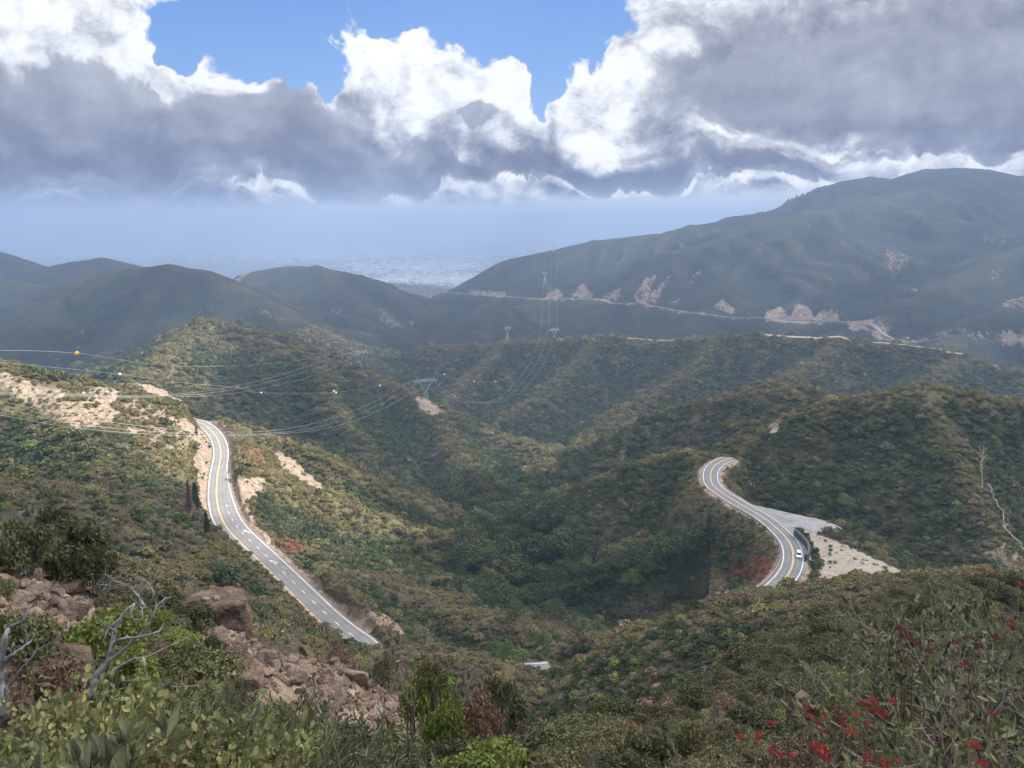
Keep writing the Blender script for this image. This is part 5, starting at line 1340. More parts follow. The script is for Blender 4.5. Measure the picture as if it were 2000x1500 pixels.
for u, v, Y, w, me, lb in ((45,1030,24,110,TWIG,'pale grey bare twig bush at the left edge'),(250,1130,30,130,TWIG,'tangle of grey twigs above the bright green bush'),(300,1200,28,110,TWIG2,'dark twiggy bush between the bank and the big block'),(560,1245,42,60,TWIG,'pale twig tuft on top of the rib'),(650,1330,24,110,TWIG,'bare twigs in front of the rubble'),(570,1330,26,80,TWIG2,'dark bare twigs in front of the rubble'),
  (900,1280,36,110,TWIG,'grey bare bush behind the olive bush at the centre'),(960,1340,30,120,TWIG,'silvery bare bush right of the rubble rib'),(1620,1290,26,90,TWIG,'bare pale stems left of the small manzanita'),(1300,1390,12,90,TWIG,'bare pale twigs over the sage'),(1850,1190,4.2,210,TWIG,'pale bare twigs rising through the leafy shrub at the right'),(1955,1260,3.6,190,TWIG,'grey bare twigs in the leafy shrub at the right edge'),(1740,1400,5,140,TWIG,'pale bare twigs behind the red flowers'),(1150,1450,9,80,TWIG,'pale twigs at the bottom of the sage'),(800,1290,18,80,TWIG,'grey twigs sticking out of the green bush')):
    plant(u, v, Y, w, me, 'bare_twig_bush', lb)

# yuccas: rosettes of stiff blades
def yucca_mesh(seed, n=90):
    g = np.random.default_rng(seed); V = []; F = []; lv = []
    for i in range(n):
        a = g.uniform(0, 6.28); e = g.uniform(.25, 1.45); d = np.array([math.cos(a)*math.cos(e), math.sin(a)*math.cos(e), math.sin(e)]); s = np.array([-math.sin(a), math.cos(a), 0])*.022; L = g.uniform(.75, 1.)
        b = len(V); V += [(-s), s, d*L*.6+s*.8, d*L*.6-s*.8, d*L-np.array([0, 0, .06])]; F += [(b, b+1, b+2, b+3), (b+3, b+2, b+4)]; lv += [g.uniform(.2, .8)]*5
    return quad_mesh('yucca', np.array(V), F, lv, [FL['yucca']])
YU = yucca_mesh(3)
for u, v, Y, w, lb in ((318,1232,22,110,'green yucca rosette right of the silver branch'),(735,1272,50,50,'yucca rosette at the right end of the rubble rib'),(560,1240,41,44,'small yucca on top of the rib')):
    q = P(u, v+w*.4, Y); s = w/1500*Y*1.1/2; o = add('yucca', YU, loc=(q[0], q[1], q[2]), scale=(s, s, s)); tag(o, lb, 'yucca')

# ------------------------------------------------------------------ dead branches, drawn as real tapering limbs
def limb(b, pts, r0, r1, wob=.0, seed=0, n=8):
    g = np.random.default_rng(seed); w = smooth_line(np.array([P(*p) for p in pts]), 6); N = len(w); r = np.linspace(r0, r1, N)*(1+.12*np.sin(np.arange(N)*1.3+seed))
    w += g.normal(0, wob, w.shape); b.tube(w.tolist(), r.tolist(), n); return w
def branch(name, limbs, mat, label, twigs=0, seed=0, tl=.25):
    b = MB(); g = np.random.default_rng(seed); allw = []
    for i, (pts, r0, r1) in enumerate(limbs): allw.append((limb(b, pts, r0, r1, .004, seed+i), r1))
    for i in range(twigs):
        w, r1 = allw[g.integers(len(allw))]; k = g.integers(len(w)//3, len(w)); p = w[k]; d = g.normal(0, 1, 3); d[2] = abs(d[2])*.8; d /= np.linalg.norm(d); L = tl*g.uniform(.5, 1.3)
        m_ = p+d*L*.5+g.normal(0, L*.1, 3); e = p+d*L+g.normal(0, L*.15, 3); b.tube([p, m_, e], [max(r1*.6, .003), max(r1*.45, .002), .0012], 4, cap=False)
        if g.random() < .6:
            d2 = d+g.normal(0, .5, 3); e2 = m_+d2*L*.5; b.tube([m_, (m_+e2)/2, e2], [max(r1*.35, .002), .0016, .001], 4, cap=False)
    o = b.build(name, mat, smooth=True); tag(o, label, 'dead branch'); return o
branch('dead_branch', [([(160,1370,7.0),(180,1345,7.05),(188,1322,7.1),(215,1282,7.2),(222,1240,7.3),(240,1200,7.4),(262,1180,7.5)], .042, .011),
 ([(188,1322,7.1),(200,1300,7.15),(250,1260,7.25),(285,1225,7.3),(310,1180,7.4),(335,1165,7.5)], .020, .006),
 ([(215,1282,7.2),(225,1255,7.2),(240,1248,7.2),(300,1238,7.3),(318,1222,7.4),(318,1210,7.4)], .022, .005),
 ([(190,1335,7.05),(210,1318,7.1),(255,1290,7.2),(290,1282,7.3),(330,1262,7.4),(365,1245,7.6)], .020, .005),
 ([(262,1180,7.5),(255,1205,7.4),(278,1208,7.5),(275,1180,7.6),(272,1160,7.7)], .010, .004),
 ([(228,1235,7.3),(212,1226,7.2),(200,1215,7.1),(185,1200,7.0)], .012, .004),([(210,1228,7.2),(205,1245,7.1),(198,1258,7.1)], .009, .004),
 ([(268,1286,7.2),(285,1305,7.2),(286,1330,7.1)], .008, .003)], M_GREYW, 'silver grey forked dead branch rising over the bright green bush', 26, 3, .22)
branch('dead_branch', [([(5,1405,5.4),(8,1370,5.4),(3,1320,5.5),(5,1280,5.5),(12,1240,5.5),(20,1225,5.6),(45,1210,5.6),(58,1188,5.7),(68,1182,5.7)], .030, .006), ([(8,1290,5.5),(25,1278,5.5),(45,1265,5.6),(62,1250,5.7),(66,1236,5.7)], .018, .004)], M_GREYW, 'pale curving dead branch at the left edge', 8, 5, .15)
branch('dead_branch', [([(2,1402,4.9),(12,1375,5.0),(14,1345,5.1),(28,1325,5.2),(48,1298,5.3)], .030, .007), ([(12,1400,4.9),(30,1415,4.9),(48,1430,4.8)], .022, .012), ([(50,1300,5.3),(72,1270,5.5),(100,1256,5.7),(138,1228,6.0)], .012, .004)], M_BURNT, 'blackened lower branch at the left edge', 10, 6, .15)
branch('dead_branch', [([(282,1372,6.4),(292,1350,6.5),(315,1340,6.6),(345,1342,6.7),(388,1338,6.8)], .018, .005), ([(315,1342,6.6),(335,1334,6.6),(348,1338,6.6)], .008, .003)], M_GREYW, 'low grey dead branch reaching right above the stones', 6, 7, .12)
branch('dead_branch', [([(725,1480,9.5),(712,1460,9.5),(712,1440,9.6),(735,1425,9.7),(745,1405,9.8),(775,1388,10)], .035, .008), ([(712,1442,9.6),(703,1415,9.6),(692,1395,9.7),(692,1380,9.8)], .018, .006), ([(712,1468,9.5),(690,1468,9.4),(665,1445,9.3),(660,1425,9.3)], .015, .005), ([(738,1423,9.7),(748,1400,9.8),(735,1382,9.9)], .012, .004)], M_BURNT, 'blackened forked branch below the rubble at the bottom', 22, 8, .3)
branch('dead_branch', [([(1010,1500,12),(1012,1470,12),(1022,1450,12.1),(1040,1430,12.3),(1058,1422,12.5)], .045, .01), ([(1010,1480,12),(1002,1450,12),(1010,1425,12.2),(1018,1408,12.3)], .022, .008), ([(1050,1500,12),(1068,1485,12),(1090,1480,12.1),(1115,1482,12.2)], .02, .006)], M_BURNT, 'dark dead stump with forked branches at the bottom centre', 20, 9, .35)
branch('dead_branch', [([(285,1190,24),(270,1165,24.5),(250,1145,25),(225,1135,25),(205,1120,25)], .05, .012), ([(285,1190,24),(300,1160,24),(285,1135,24.5),(262,1125,25),(235,1118,25)], .04, .01), ([(175,1150,25),(200,1142,25),(235,1148,25),(280,1150,25)], .03, .01)], M_GREYW, 'fan of grey dead twigs above the left bank', 40, 10, .7)
branch('dry_stalk', [([(1998,1078,3.2),(1990,1055,3.2),(1962,1030,3.25),(1957,1000,3.3),(1940,970,3.35),(1930,945,3.4)], .0032, .0014)], simple('pale_stalk', (.34,.31,.26), .8, .2, 8.), 'long pale bare stalk curving up at the right edge', 2, 11, .05)
branch('dry_stalk', [([(1996,1125,2.9),(1975,1105,2.9),(1955,1080,3.0),(1940,1068,3.0)], .0035, .0015)], simple('dark_stalk', (.16,.14,.12), .8, .2, 8.), 'shorter dark stalk under the long pale one at the right', 2, 12, .05)
for u0, v0, u1, v1, lb in ((1395,1410,1388,1322,'tallest thin dead stem over the sage'),(1500,1400,1495,1310,'thin dead stem right of the tallest'),(1530,1375,1527,1335,'short dead stem left of the pale boulder')):
    branch('dry_stalk', [([(u0, v0, 15), ((u0+u1)/2+3, (v0+v1)/2, 15), (u1, v1, 15)], .018, .006)], M_GREYW, lb, 6, u0, .25)

# ------------------------------------------------------------------ broad leaved plants at the bottom of the picture
def leaf_oval(g, size, fold=.25, asp=.62):
    n = 5; pts = [(0, 0, 0)]
    L = size; Wd = size*asp/2
    prof = [(.18, .62), (.42, 1.), (.7, .9), (.9, .5)]
    left = [(L*a, Wd*w_, fold*Wd*w_) for a, w_ in prof]; right = [(L*a, -Wd*w_, fold*Wd*w_) for a, w_ in prof]
    mid = [(0, 0, 0)]+[(L*a, 0, -fold*.1*L*a) for a, w_ in prof]+[(L, 0, 0)]
    V = mid+left+right; F = []
    m = lambda i: i
    l0 = len(mid); r0 = l0+4
    F += [(0, 1, l0), (0, r0, 1)]
    for i in range(3): F += [(1+i, 2+i, l0+i+1, l0+i), (1+i, r0+i, r0+i+1, 2+i)]
    F += [(4, 5, l0+3), (4, r0+3, 5)]
    return np.array(V, float), F
def leafy_plant(name, seed, stems, leaves, size, asp, mat, h=1., spread=.45, up=.5, stemr=.008, stemmat=None, tipcluster=False, fold=.25, lean=.35):
    g = np.random.default_rng(seed); LV, LF = leaf_oval(g, 1., fold, asp); V = []; F = []; lv = []; mi = []; off = 0; b = MB()
    for s in range(stems):
        a = g.uniform(0, 6.28); r = spread*math.sqrt(g.random()); base = np.array([r*.25*math.cos(a), r*.25*math.sin(a), 0.]); tip = np.array([r*math.cos(a), r*math.sin(a), h*g.uniform(.6, 1.)]); mid = (base+tip)/2+g.normal(0, .04, 3)
        ctrl = [base, mid, tip]; b.tube(ctrl, [stemr, stemr*.8, stemr*.4], 5, cap=False)
        for i in range(leaves):
            t_ = 1-abs(g.normal(0, .28 if not tipcluster else .10)); t_ = min(max(t_, .15), 1.); p = (1-t_)**2*base+2*t_*(1-t_)*mid+t_*t_*tip
            ang = i*2.4+g.uniform(-.4, .4); el = g.uniform(-.1, .9)*(1.2 if tipcluster else 1.)+up*(.7 if t_ > .9 else .2)
            X = np.array([math.cos(ang)*math.cos(el), math.sin(ang)*math.cos(el), math.sin(el)]); Y_ = np.cross([0, 0, 1], X); Y_ /= np.linalg.norm(Y_)+1e-9; Z = np.cross(X, Y_); tw = g.normal(0, .5); Y2 = Y_*math.cos(tw)+Z*math.sin(tw); Z2 = np.cross(X, Y2)
            sz = size*g.uniform(.65, 1.25); q = p+sz*(LV[:, :1]*X+LV[:, 1:2]*Y2+LV[:, 2:3]*Z2)+X*.01
            V.append(q); F += [tuple(k+off for k in f) for f in LF]; mi += [0]*len(LF); lv += [float(np.clip(g.normal(.5, .25), 0, 1))]*len(q); off += len(q)
    V = np.concatenate(V+[np.array(b.v)]); F += [tuple(k+off for k in f) for f in b.f]; mi += [1]*len(b.f); lv += [.5]*len(b.v)
    return quad_mesh(name, V, F, lv, [mat, stemmat or M_STEM], mi)
M_STEM = simple('reddish_stem', (.14,.08,.06), .7, .3, 10.); M_GSTEM = simple('green_stem', (.16,.17,.09), .7, .3, 10.)
def bushy(name, seed, mat, size, asp, lpt, depth, nroot, fold=.25, up=.2, spread=.55, stem=None):
    stem = stem or M_STEM
    g = np.random.default_rng(seed); LV, LF = leaf_oval(g, 1., fold, asp); V = []; F = []; lv = []; off = [0]; b = MB()
    def leaves(p, e, n):
        d = e-p; d /= np.linalg.norm(d)+1e-9
        for i in range(n):
            t_ = (i+1.)/n; q0 = p+(e-p)*t_; X = d*(.35+up)+g.normal(0, .62, 3); X[2] += .15; X /= np.linalg.norm(X)+1e-9
            if i == n-1: X = d
            Y_ = np.cross(g.normal(0, 1, 3), X); Y_ /= np.linalg.norm(Y_)+1e-9; Z = np.cross(X, Y_)
            sz = size*g.uniform(.6, 1.3); V.append(q0+sz*(LV[:, :1]*X+LV[:, 1:2]*Y_+LV[:, 2:3]*Z)); F.extend(tuple(k+off[0] for k in f) for f in LF); lv.extend([float(np.clip(g.normal(.5, .28), 0, 1))]*len(LV)); off[0] += len(LV)
    def grow(p, d, L, r, k):
        m_ = p+d*L*.5+g.normal(0, L*.09, 3); e = m_+d*L*.5+g.normal(0, L*.09, 3); b.tube([p, m_, e], [r, r*.8, r*.6], 4, cap=False)
        if k <= 1: leaves(m_ if k else p, e, lpt if k == 0 else lpt//2)
        if k > 0:
            for c in range(3 if k > 1 else 2+int(g.random() < .6)):
                nd = d+g.normal(0, spread*.85, 3); nd[2] += .25; nd /= np.linalg.norm(nd)+1e-9; grow(e if c else m_, nd, L*g.uniform(.6, .8), r*.6, k-1)
    for i in range(nroot):
        a = 6.283*i/nroot+g.uniform(-.4, .4); d = np.array([math.cos(a)*spread, math.sin(a)*spread, 1.]); d /= np.linalg.norm(d); grow(np.array([0., 0., 0.]), d, .36 if depth == 3 else .30, .008, depth)
    V2 = np.concatenate(V); zt = V2[:, 2].max()*.96; B = np.array(b.v); V2 /= zt; B = B/zt
    F2 = F+[tuple(k+off[0] for k in f) for f in b.f]
    return quad_mesh(name, np.concatenate([V2, B]), F2, lv+[.5]*len(B), [mat, stem or M_STEM], [0]*len(F)+[1]*len(b.f))
def low(u, v, Y, meshes, i, name, label, s=1., cat='bush'):
    q = P(u, v, Y); o = add(name, meshes[i % len(meshes)], loc=(q[0], q[1], q[2]-1.*s), rot=(0, 0, i*1.9), scale=(s, s, s)); tag(o, label, cat)
    stems_down(o, q[2]-1.*s-g1(q[0], q[1]), s, s, 5, .009, .12, int(u)); return o
MANZ = [bushy('manzanita', 70+i, FL['manz'], .031, .66, 8, 3, 6) for i in range(3)]
SANTA = [bushy('narrow_leaf_shrub', 80+i, FL['santa'], .066, .17, 11, 3, 6, fold=.4, up=.5, stem=M_GSTEM) for i in range(3)]
BLADE = leafy_plant('broad_blade_plant', 88, 5, 9, .14, .24, FL['santa'], 1., .2, .9, .006, M_GSTEM, True, .5)
BUCK = bushy('leafy_branch_shrub', 90, FL['olive2'], .033, .30, 6, 4, 4, spread=.8, stem=simple('pale_grey_stem', (.22,.19,.17), .8, .4, 9.))
g = np.random.default_rng(3)
MP = [(60,1400,2.9),(20,1440,2.7),(110,1370,3.2),(150,1420,2.9),(90,1460,2.5),(40,1490,2.4),(180,1455,2.7),(240,1470,2.6),(280,1400,3.3),(330,1450,2.7),(400,1420,3.0),(370,1480,2.5),(430,1470,2.7),(130,1330,3.6),(135,1480,2.35),(290,1490,2.4),(325,1375,3.6),(200,1390,3.4)]
ML = ['on the far left under the dead branch','in the bottom left corner','left of the silver branch foot','below the silver branch foot','low in the bottom left','cut by the bottom edge at the far left','right of the silver branch foot near the bottom','beside the brown leaves at the bottom','above the flat pink stone','in front of the flat pink stone','at the right of the manzanita patch','cut by the bottom edge left of the narrow leaves','lowest at the right of the patch','highest on the left below the bright bush','cut by the bottom edge below the branch','cut by the bottom edge in the patch middle','the single upright sprig above the stones','between the branch foot and the stones']
for i, (u, v, Y) in enumerate(MP): low(u, v, Y, MANZ, i, 'manzanita', 'manzanita with round pale green leaves '+ML[i], .92+.1*math.sin(i))
SP_ = [(470,1395,4.6),(420,1345,5.8),(540,1380,5.2),(590,1395,4.9),(500,1440,4.0),(570,1450,3.9),(640,1400,5.4),(640,1460,4.2),(480,1475,3.4),(690,1470,4.6),(590,1485,3.5),(780,1465,5.2),(215,1440,2.35),(250,1415,2.5),(125,1470,2.2)]
SL = ['nearest the rubble on the left','below the big block','in the middle below the rubble','right of the middle one','lower left of the group','low in the middle of the group','below the burnt rocks','low at the right of the group','at the bottom right of the manzanita','beside the blackened branch','cut by the bottom edge','right of the blackened branch','large blades at the bottom in the manzanita','second pair of large blades in the manzanita','large blades in the bottom left corner']
for i, (u, v, Y) in enumerate(SP_): low(u, v, Y, SANTA if i < 12 else [BLADE], i, 'narrow_leaf_shrub', 'narrow grey green leaves, shrub '+SL[i], (1.0 if i < 12 else .8))
BR = leafy_plant('brown_leaf_shrub', 97, 14, 12, .05, .5, FL['brown'], 1., .42, .2, .006)
for i, (u, v, Y, lb) in enumerate(((215,1400,2.9,'withered brown leaves above the large blades'),(170,1440,2.6,'brown withered shrub in the manzanita patch'),(300,1420,3.1,'brownish shrub in front of the pink stones'))): low(u, v, Y, [BR], i, 'withered_shrub', lb, .95)
plant(1650,1305,8.6,105,leafy_plant('small_manzanita', 95, 30, 16, .075, .5, FL['manz'], 1., .5, .5),'manzanita','small upright pale manzanita above the red flowers')
for i, (u, v, Y, s, lb) in enumerate(((1925,1235,3.2,.95,'leafy shrub with long branches left in the right hand group'),(2030,1205,3.0,1.1,'leafy shrub at the right edge behind the pale stalk'),(2060,1290,2.6,1.1,'leafy shrub in the right corner'),(1985,1340,2.8,.9,'lower leafy shrub in the right hand group'),(1890,1440,3.2,.7,'leafy shrub right of the red flowers'),(2010,1440,2.4,.8,'leafy shrub in the bottom right corner'),(1740,1500,3.4,.6,'leafy shrub under the red flowers'),(1560,1492,4.2,.8,'grey green shrub under the left red flowers'),(1440,1492,4.8,.8,'grey green shrub at the bottom below the sage'))):
    low(u, v, Y, [BUCK], i, 'leafy_branch_shrub', lb, s)
M_BRANCH = simple('smooth_red_bark', (.05,.038,.034), .6, .4, 6.)
branch('live_branch', [([(1935,1500,2.6),(1890,1440,2.7),(1855,1395,2.8),(1820,1330,2.9),(1790,1285,3.0),(1740,1190,3.2),(1745,1200,3.2)], .008, .002), ([(1928,1480,2.6),(1925,1400,2.7),(1900,1360,2.8),(1880,1310,2.9),(1868,1285,3.)], .007, .003), ([(1925,1400,2.7),(1960,1360,2.7),(1985,1330,2.7)], .008, .003), ([(1790,1290,3.0),(1765,1270,3.0),(1735,1285,3.1),(1722,1302,3.1)], .005, .002)], M_BRANCH, 'dark bare branches inside the leafy shrub at the right', 14, 41, .1)

# ------------------------------------------------------------------ red buckwheat
M_RED = leaf_mat('red_flower_head', [(0, (.20,.018,.018)), (.6, (.27,.026,.022)), (1, (.32,.05,.03))], trans=.15, inst=False); M_DRED = leaf_mat('dark_red_head', [(0, (.075,.015,.018)), (1, (.12,.025,.025))], trans=.1, inst=False)
def head_mesh(mat, seed):
    g = np.random.default_rng(seed); C, N = blob_points(330, g, [(0,0,0,1.),(.5,.2,.0,.55),(-.4,.3,.05,.5),(.1,-.5,0,.5)], .6, .4); V, F, lv = leaf_cards(C, N, .17, g, 1.3, .8); return quad_mesh('flower_head', V, F, lv, [mat])
HR = [head_mesh(M_RED, 1), head_mesh(M_RED, 2)]; HD = [head_mesh(M_DRED, 3)]
FP = [(1574,1384,4.4,17),(1584,1399,4.4,15),(1612,1397,4.4,18),(1597,1412,4.4,15),(1607,1428,4.4,16),(1648,1399,4.4,15),(1633,1386,4.4,13),(1660,1430,4.4,26),(1646,1412,4.4,15),(1697,1412,4.4,13),(1686,1376,4.6,19),(1700,1366,4.6,15),(1710,1374,4.6,17),(1707,1388,4.6,22),(1725,1395,4.6,24),(1744,1370,4.6,18),(1747,1393,4.6,14),(1672,1395,4.5,14),(1695,1420,4.5,12),
      (1507,1414,4.2,18),(1483,1434,4.1,20),(1480,1444,4.1,16),(1447,1439,4.0,17),(1600,1465,3.6,38),(1612,1480,3.6,26),(1590,1458,3.6,20),(1510,1464,3.6,18),(1525,1475,3.6,18),(1545,1474,3.6,16),(1692,1483,3.4,20),(1725,1492,3.3,26),(1752,1488,3.3,16),(1697,1470,3.4,13),(1940,1395,3.0,16),(1905,1458,2.8,26),(1918,1492,2.7,24),(1880,1298,3.1,16),(1990,1140,3.0,14),(1975,1220,3.0,16),(1895,1452,2.8,18)]
b = MB(); roots = {}
FG = 'red flower heads of the buckwheat'
for i, (u, v, Y, w) in enumerate(FP):
    Y *= .62
    q = Vector(P(u, v, Y)); f = q.y*CP-q.z*SP; r = w/1500*f/2/1.1
    root = empty('buckwheat_flower', (q.x, q.y, q.z-.42), 0, None, 'flower', FG)
    s = MB(); bx = .06*math.sin(i*2.1); s.tube([(bx*2, .05, -.75), (bx, .02, -.1), (bx*.5, .0, .2), (0, 0, .42)], [.003,.0018,.0014,.001], 4); s.build('stalk', M_STEM, root)
    h = add('flower_head', HR[i % 2], root, (0, 0, .42), (0, 0, i), (r, r, r))
    if u < 1560 and v < 1450: lb = 'red flower head standing alone at the left, %s' % ['highest of that loose group','right one of the close pair','lower of the close pair','leftmost and darkest one'][min(3, i-19)] if 19 <= i <= 22 else None
    else: lb = None
    root['label'] = lb or ('red buckwheat flower head in the upper cluster below the small manzanita' if i < 19 else 'large red buckwheat flower head low in the bottom right' if i < 33 else 'red flower head among the leafy branches at the right edge')
for i, (u, v, Y, w) in enumerate([(1770,1245,3.1,30),(1758,1228,3.1,24),(1790,1255,3.1,24),(1776,1262,3.1,22),(1815,1272,3.1,20),(1865,1255,3.0,18),(1910,1262,3.0,22),(1945,1246,3.0,20),(1905,1250,3.0,18),(1840,1450,2.8,34),(1862,1445,2.8,28),(1850,1470,2.8,24),(1935,1345,2.9,14)]):
    q = Vector(P(u, v, Y)); r = w/1500*q.y/2; root = empty('dark_seed_head', (q.x, q.y, q.z-.3), 0, 'dried dark red seed head among the leafy branches at the right', 'seed head', 'dried dark red seed heads')
    s = MB(); s.tube([(.03, .02, -.1), (.0, .0, .1), (0, 0, .3)], [.004,.003,.002], 4); s.build('stalk', M_STEM, root); add('seed_cluster', HD[0], root, (0, 0, .3), (0, 0, i), (r, r, r))
# brown ball shaped seed heads over the left plants
M_SEED = leaf_mat('brown_seed_ball', [(0, (.13,.09,.07)), (1, (.19,.13,.10))], trans=.05, inst=False); HS = head_mesh(M_SEED, 9)
for i, (u, v, Y, w) in enumerate([(107,1213,3.6,14),(112,1238,3.5,15),(108,1277,3.4,14),(155,1283,3.4,15),(152,1305,3.3,14),(50,1290,3.3,13),(93,1338,3.1,14)]):
    q = Vector(P(u, v, Y)); r = w/1500*q.y/2; root = empty('seed_ball', (q.x, q.y, q.z-.6), 0, 'round brown seed ball on a thin stalk in front of the left rocks', 'seed head', 'round brown seed balls at the left')
    s = MB(); s.tube([(.05, .02, -.1), (.02, .0, .3), (0, 0, .6)], [.004,.003,.002], 4); s.build('stalk', M_STEM, root); add('seed_cluster', HS, root, (0, 0, .6), (0, 0, i), (r, r, r))
q = Vector(P(1921,875,3.5)); root = empty('seed_plume', (q.x, q.y, q.z-.3), 0, 'feathery pale seed plume at the tip of the long stalk on the right', 'seed head')
s = MB()
for i in range(16):
    z = .3-.007*i; a = i*2.4; s.tube([(0, 0, z-.02), (.014*math.cos(a), .014*math.sin(a), z), (.022*math.cos(a), .022*math.sin(a), z+.01)], [.001,.001,.0006], 4, cap=False)
s.tube([(.02, 0, .1), (.004, 0, .2), (0, 0, .31)], [.0022,.002,.001], 4); s.build('plume', simple('pale_plume', (.40,.33,.22), .8, .2, 9.), root)

# ------------------------------------------------------------------ trees in the canyon and by the roads
def crown_mesh(name, seed, n, lobes, leaf, mat):
    g = np.random.default_rng(seed); C, N = blob_points(n, g, lobes, .85, .55); V, F, lv = leaf_cards(C, N, leaf, g, 1.3, .6); return quad_mesh(name, V, F, lv, [mat])
TREEL = {'oak': leaf_mat('oak_leaf_tree', [(0, (.035,.055,.022)), (.5, (.05,.078,.028)), (1, (.085,.105,.040))], inst=False), 'lime': leaf_mat('alder_leaf', [(0, (.07,.12,.032)), (1, (.11,.165,.045))], inst=False), 'pine': leaf_mat('conifer_needle', [(0, (.032,.058,.024)), (1, (.055,.088,.032))], inst=False), 'rust': leaf_mat('rusty_needle', [(0, (.13,.06,.05)), (1, (.16,.08,.06))], inst=False)}
def oak_lobes(g):
    L = [(0, 0, .62, .30)]
    for i in range(9):
        a = 6.283*i/9+g.uniform(-.3, .3); r = g.uniform(.22, .40); L.append((r*math.cos(a), r*math.sin(a), g.uniform(.36, .66), g.uniform(.14, .22)))
    for i in range(4): L.append((g.uniform(-.2, .2), g.uniform(-.2, .2), g.uniform(.74, .86), g.uniform(.13, .19)))
    return L
def tree_proto(name, kind, seed, n=1300, leaf=.036):
    g = np.random.default_rng(seed); root = empty(name, (0, 0, 0)); b = MB()
    if kind in ('pine', 'rust'):
        b.tube([(0, 0, -.05), (.01, 0, .5), (0, 0, .98)], [.022, .014, .003], 7)
        C = []; N = []
        for i in range(26):
            z = .16+.82*i/26; rr = (.17*(1-(z-.1)/.95)+.012)*(1+.25*math.sin(i*2.3)); m_ = 5+int(6*(1-z))
            for k in range(m_):
                a = 6.283*k/m_+i*1.1; b.tube([(0, 0, z), (rr*.9*math.cos(a), rr*.9*math.sin(a), z-.02)], [.004, .0015], 3, cap=False)
                for q in range(9 if kind == 'pine' else 3):
                    f = .35+.65*q/8+g.normal(0, .05); C.append((rr*f*math.cos(a)+g.normal(0, .008), rr*f*math.sin(a)+g.normal(0, .008), z-.02*f+g.normal(0, .008))); N.append((0, 0, 1.))
        b.build('trunk', BARK, root); V, F, lv = leaf_cards(np.array(C), np.array(N), .032, g, 1.5, .6); add('crown', quad_mesh('crown', V, F, lv, [TREEL[kind]]), root)
    else:
        lob = oak_lobes(g); b.tube([(0, 0, -.08), (.02, .01, .18), (.0, .02, .45)], [.045, .034, .02], 8)
        for x, y, z, r in lob[1:]: b.tube([(.01, .01, .2+.1*z), (x*.5, y*.5, z*.75), (x*.9, y*.9, z)], [.018, .011, .004], 5, cap=False)
        b.build('trunk', BARK, root); add('crown', crown_mesh('crown', seed, n, lob, leaf, TREEL[kind]), root)
    return root
PR = {'oak0': tree_proto('oak_tree', 'oak', 1), 'oak1': tree_proto('oak_tree', 'oak', 2), 'oak2': tree_proto('oak_tree', 'oak', 5), 'lime': tree_proto('alder_tree', 'lime', 3), 'pine': tree_proto('pine_tree', 'pine', 4), 'rust': tree_proto('dead_pine', 'rust', 6)}
used_ = {}
def tree(k, u, v, hpx, label, group=None, wide=1.):
    x, y, z = hit(u, v, 60.); f = y*CP-z*SP; H_ = hpx/1500*f*1.05
    if k not in used_: o = PR[k]; used_[k] = o
    else: o = copy_tree(PR[k])
    o.location = (x, y, z-.3); o.rotation_euler = (0, 0, (u*.91+v) % 6.28); o.scale = (H_*wide, H_*wide, H_); tag(o, label, 'tree', group)
g = np.random.default_rng(77)
OAKS = [(880,960),(905,975),(930,955),(955,975),(985,960),(1010,985),(905,1000),(935,1010),(965,1020),(995,1030),(1025,1020),(1050,1000),(940,1045),(970,1060),(1000,1070),(1030,1060),(1060,1045),(1085,1030),(1110,1050),(1135,1070),(985,1100),(1015,1110),(1045,1105),(1075,1090),(1105,1095),(1130,1110),(1160,1100),(1190,1115),(1000,1140),(1030,1150),(1060,1140),(1090,1150),(1120,1140),(1150,1150),(1180,1145),(1075,1180),(1105,1190),(1045,1190),(1020,1180),(930,1110),(905,1120),(955,1125),(925,1085),(960,1160),(1215,1130),(1240,1110),(1270,1120),(1300,1100),(1330,1110),(1355,1090),(1070,1215),(1095,1210),(870,985),(1130,1175),(1010,1210),(985,1190)]
WH = ['in the upper end of the canyon','in the upper middle of the canyon','in the middle of the canyon thicket','in the lower middle of the thicket','at the lower end of the thicket']
OG = 'oaks crowded in the canyon bottom'
for i, (u, v) in enumerate(OAKS):
    tree(('oak0','oak1','oak2')[i % 3], u+float(g.normal(0, 4)), v+float(g.normal(0, 3)), float(g.uniform(40, 68))*(1 if v < 1160 else .85), 'dark green oak '+WH[min(4, int((v-950)/52))], OG, 1.15)
for i, (u, v, h, lb) in enumerate(((1290,1075,34,'pale green tree in the hollow below the right road'),(1235,1150,40,'light green tree at the dark hollow left of the near slope crest'),(1260,1130,36,'light green tree right of the dark hollow'),(990,1290,38,'light green tree low in the ravine head'),(965,1280,34,'light green tree left in the ravine head'),(1020,1300,34,'light green tree nearest the little road at the ravine head'),(1060,1268,36,'light green tree up the ravine right side'),(735,1170,22,'pale green shrub tree below the left road'),(945,1135,30,'lime green tree left of the thicket'),(790,950,22,'green tree on the slope right of the road patch'),(1650,1000,38,'lighter green tree on the dark hillside right of the turnout'),(1530,960,26,'lighter green tree on the hillside above the right road'))):
    tree('lime', u, v, h, lb, None, 1.1)
for u, v, h, k, lb in ((384,1000,62,'pine','narrow green pine beside the left road'),(371,1000,66,'rust','rusty brown dead pine left of the green one'),(405,1040,44,'pine','small pine just above the curve of the left road'),(1383,1068,66,'pine','taller pale green conifer below the right road'),(1373,1100,50,'pine','shorter conifer in front of the taller one below the right road'),(384,852,20,'pine','small dark conifer inside the upper left bend')):
    tree(k, u, v, h, lb, None, 1.)
for k in list(PR):
    if k not in used_:
        for c in children(PR[k]): bpy.data.objects.remove(c)
        bpy.data.objects.remove(PR[k])

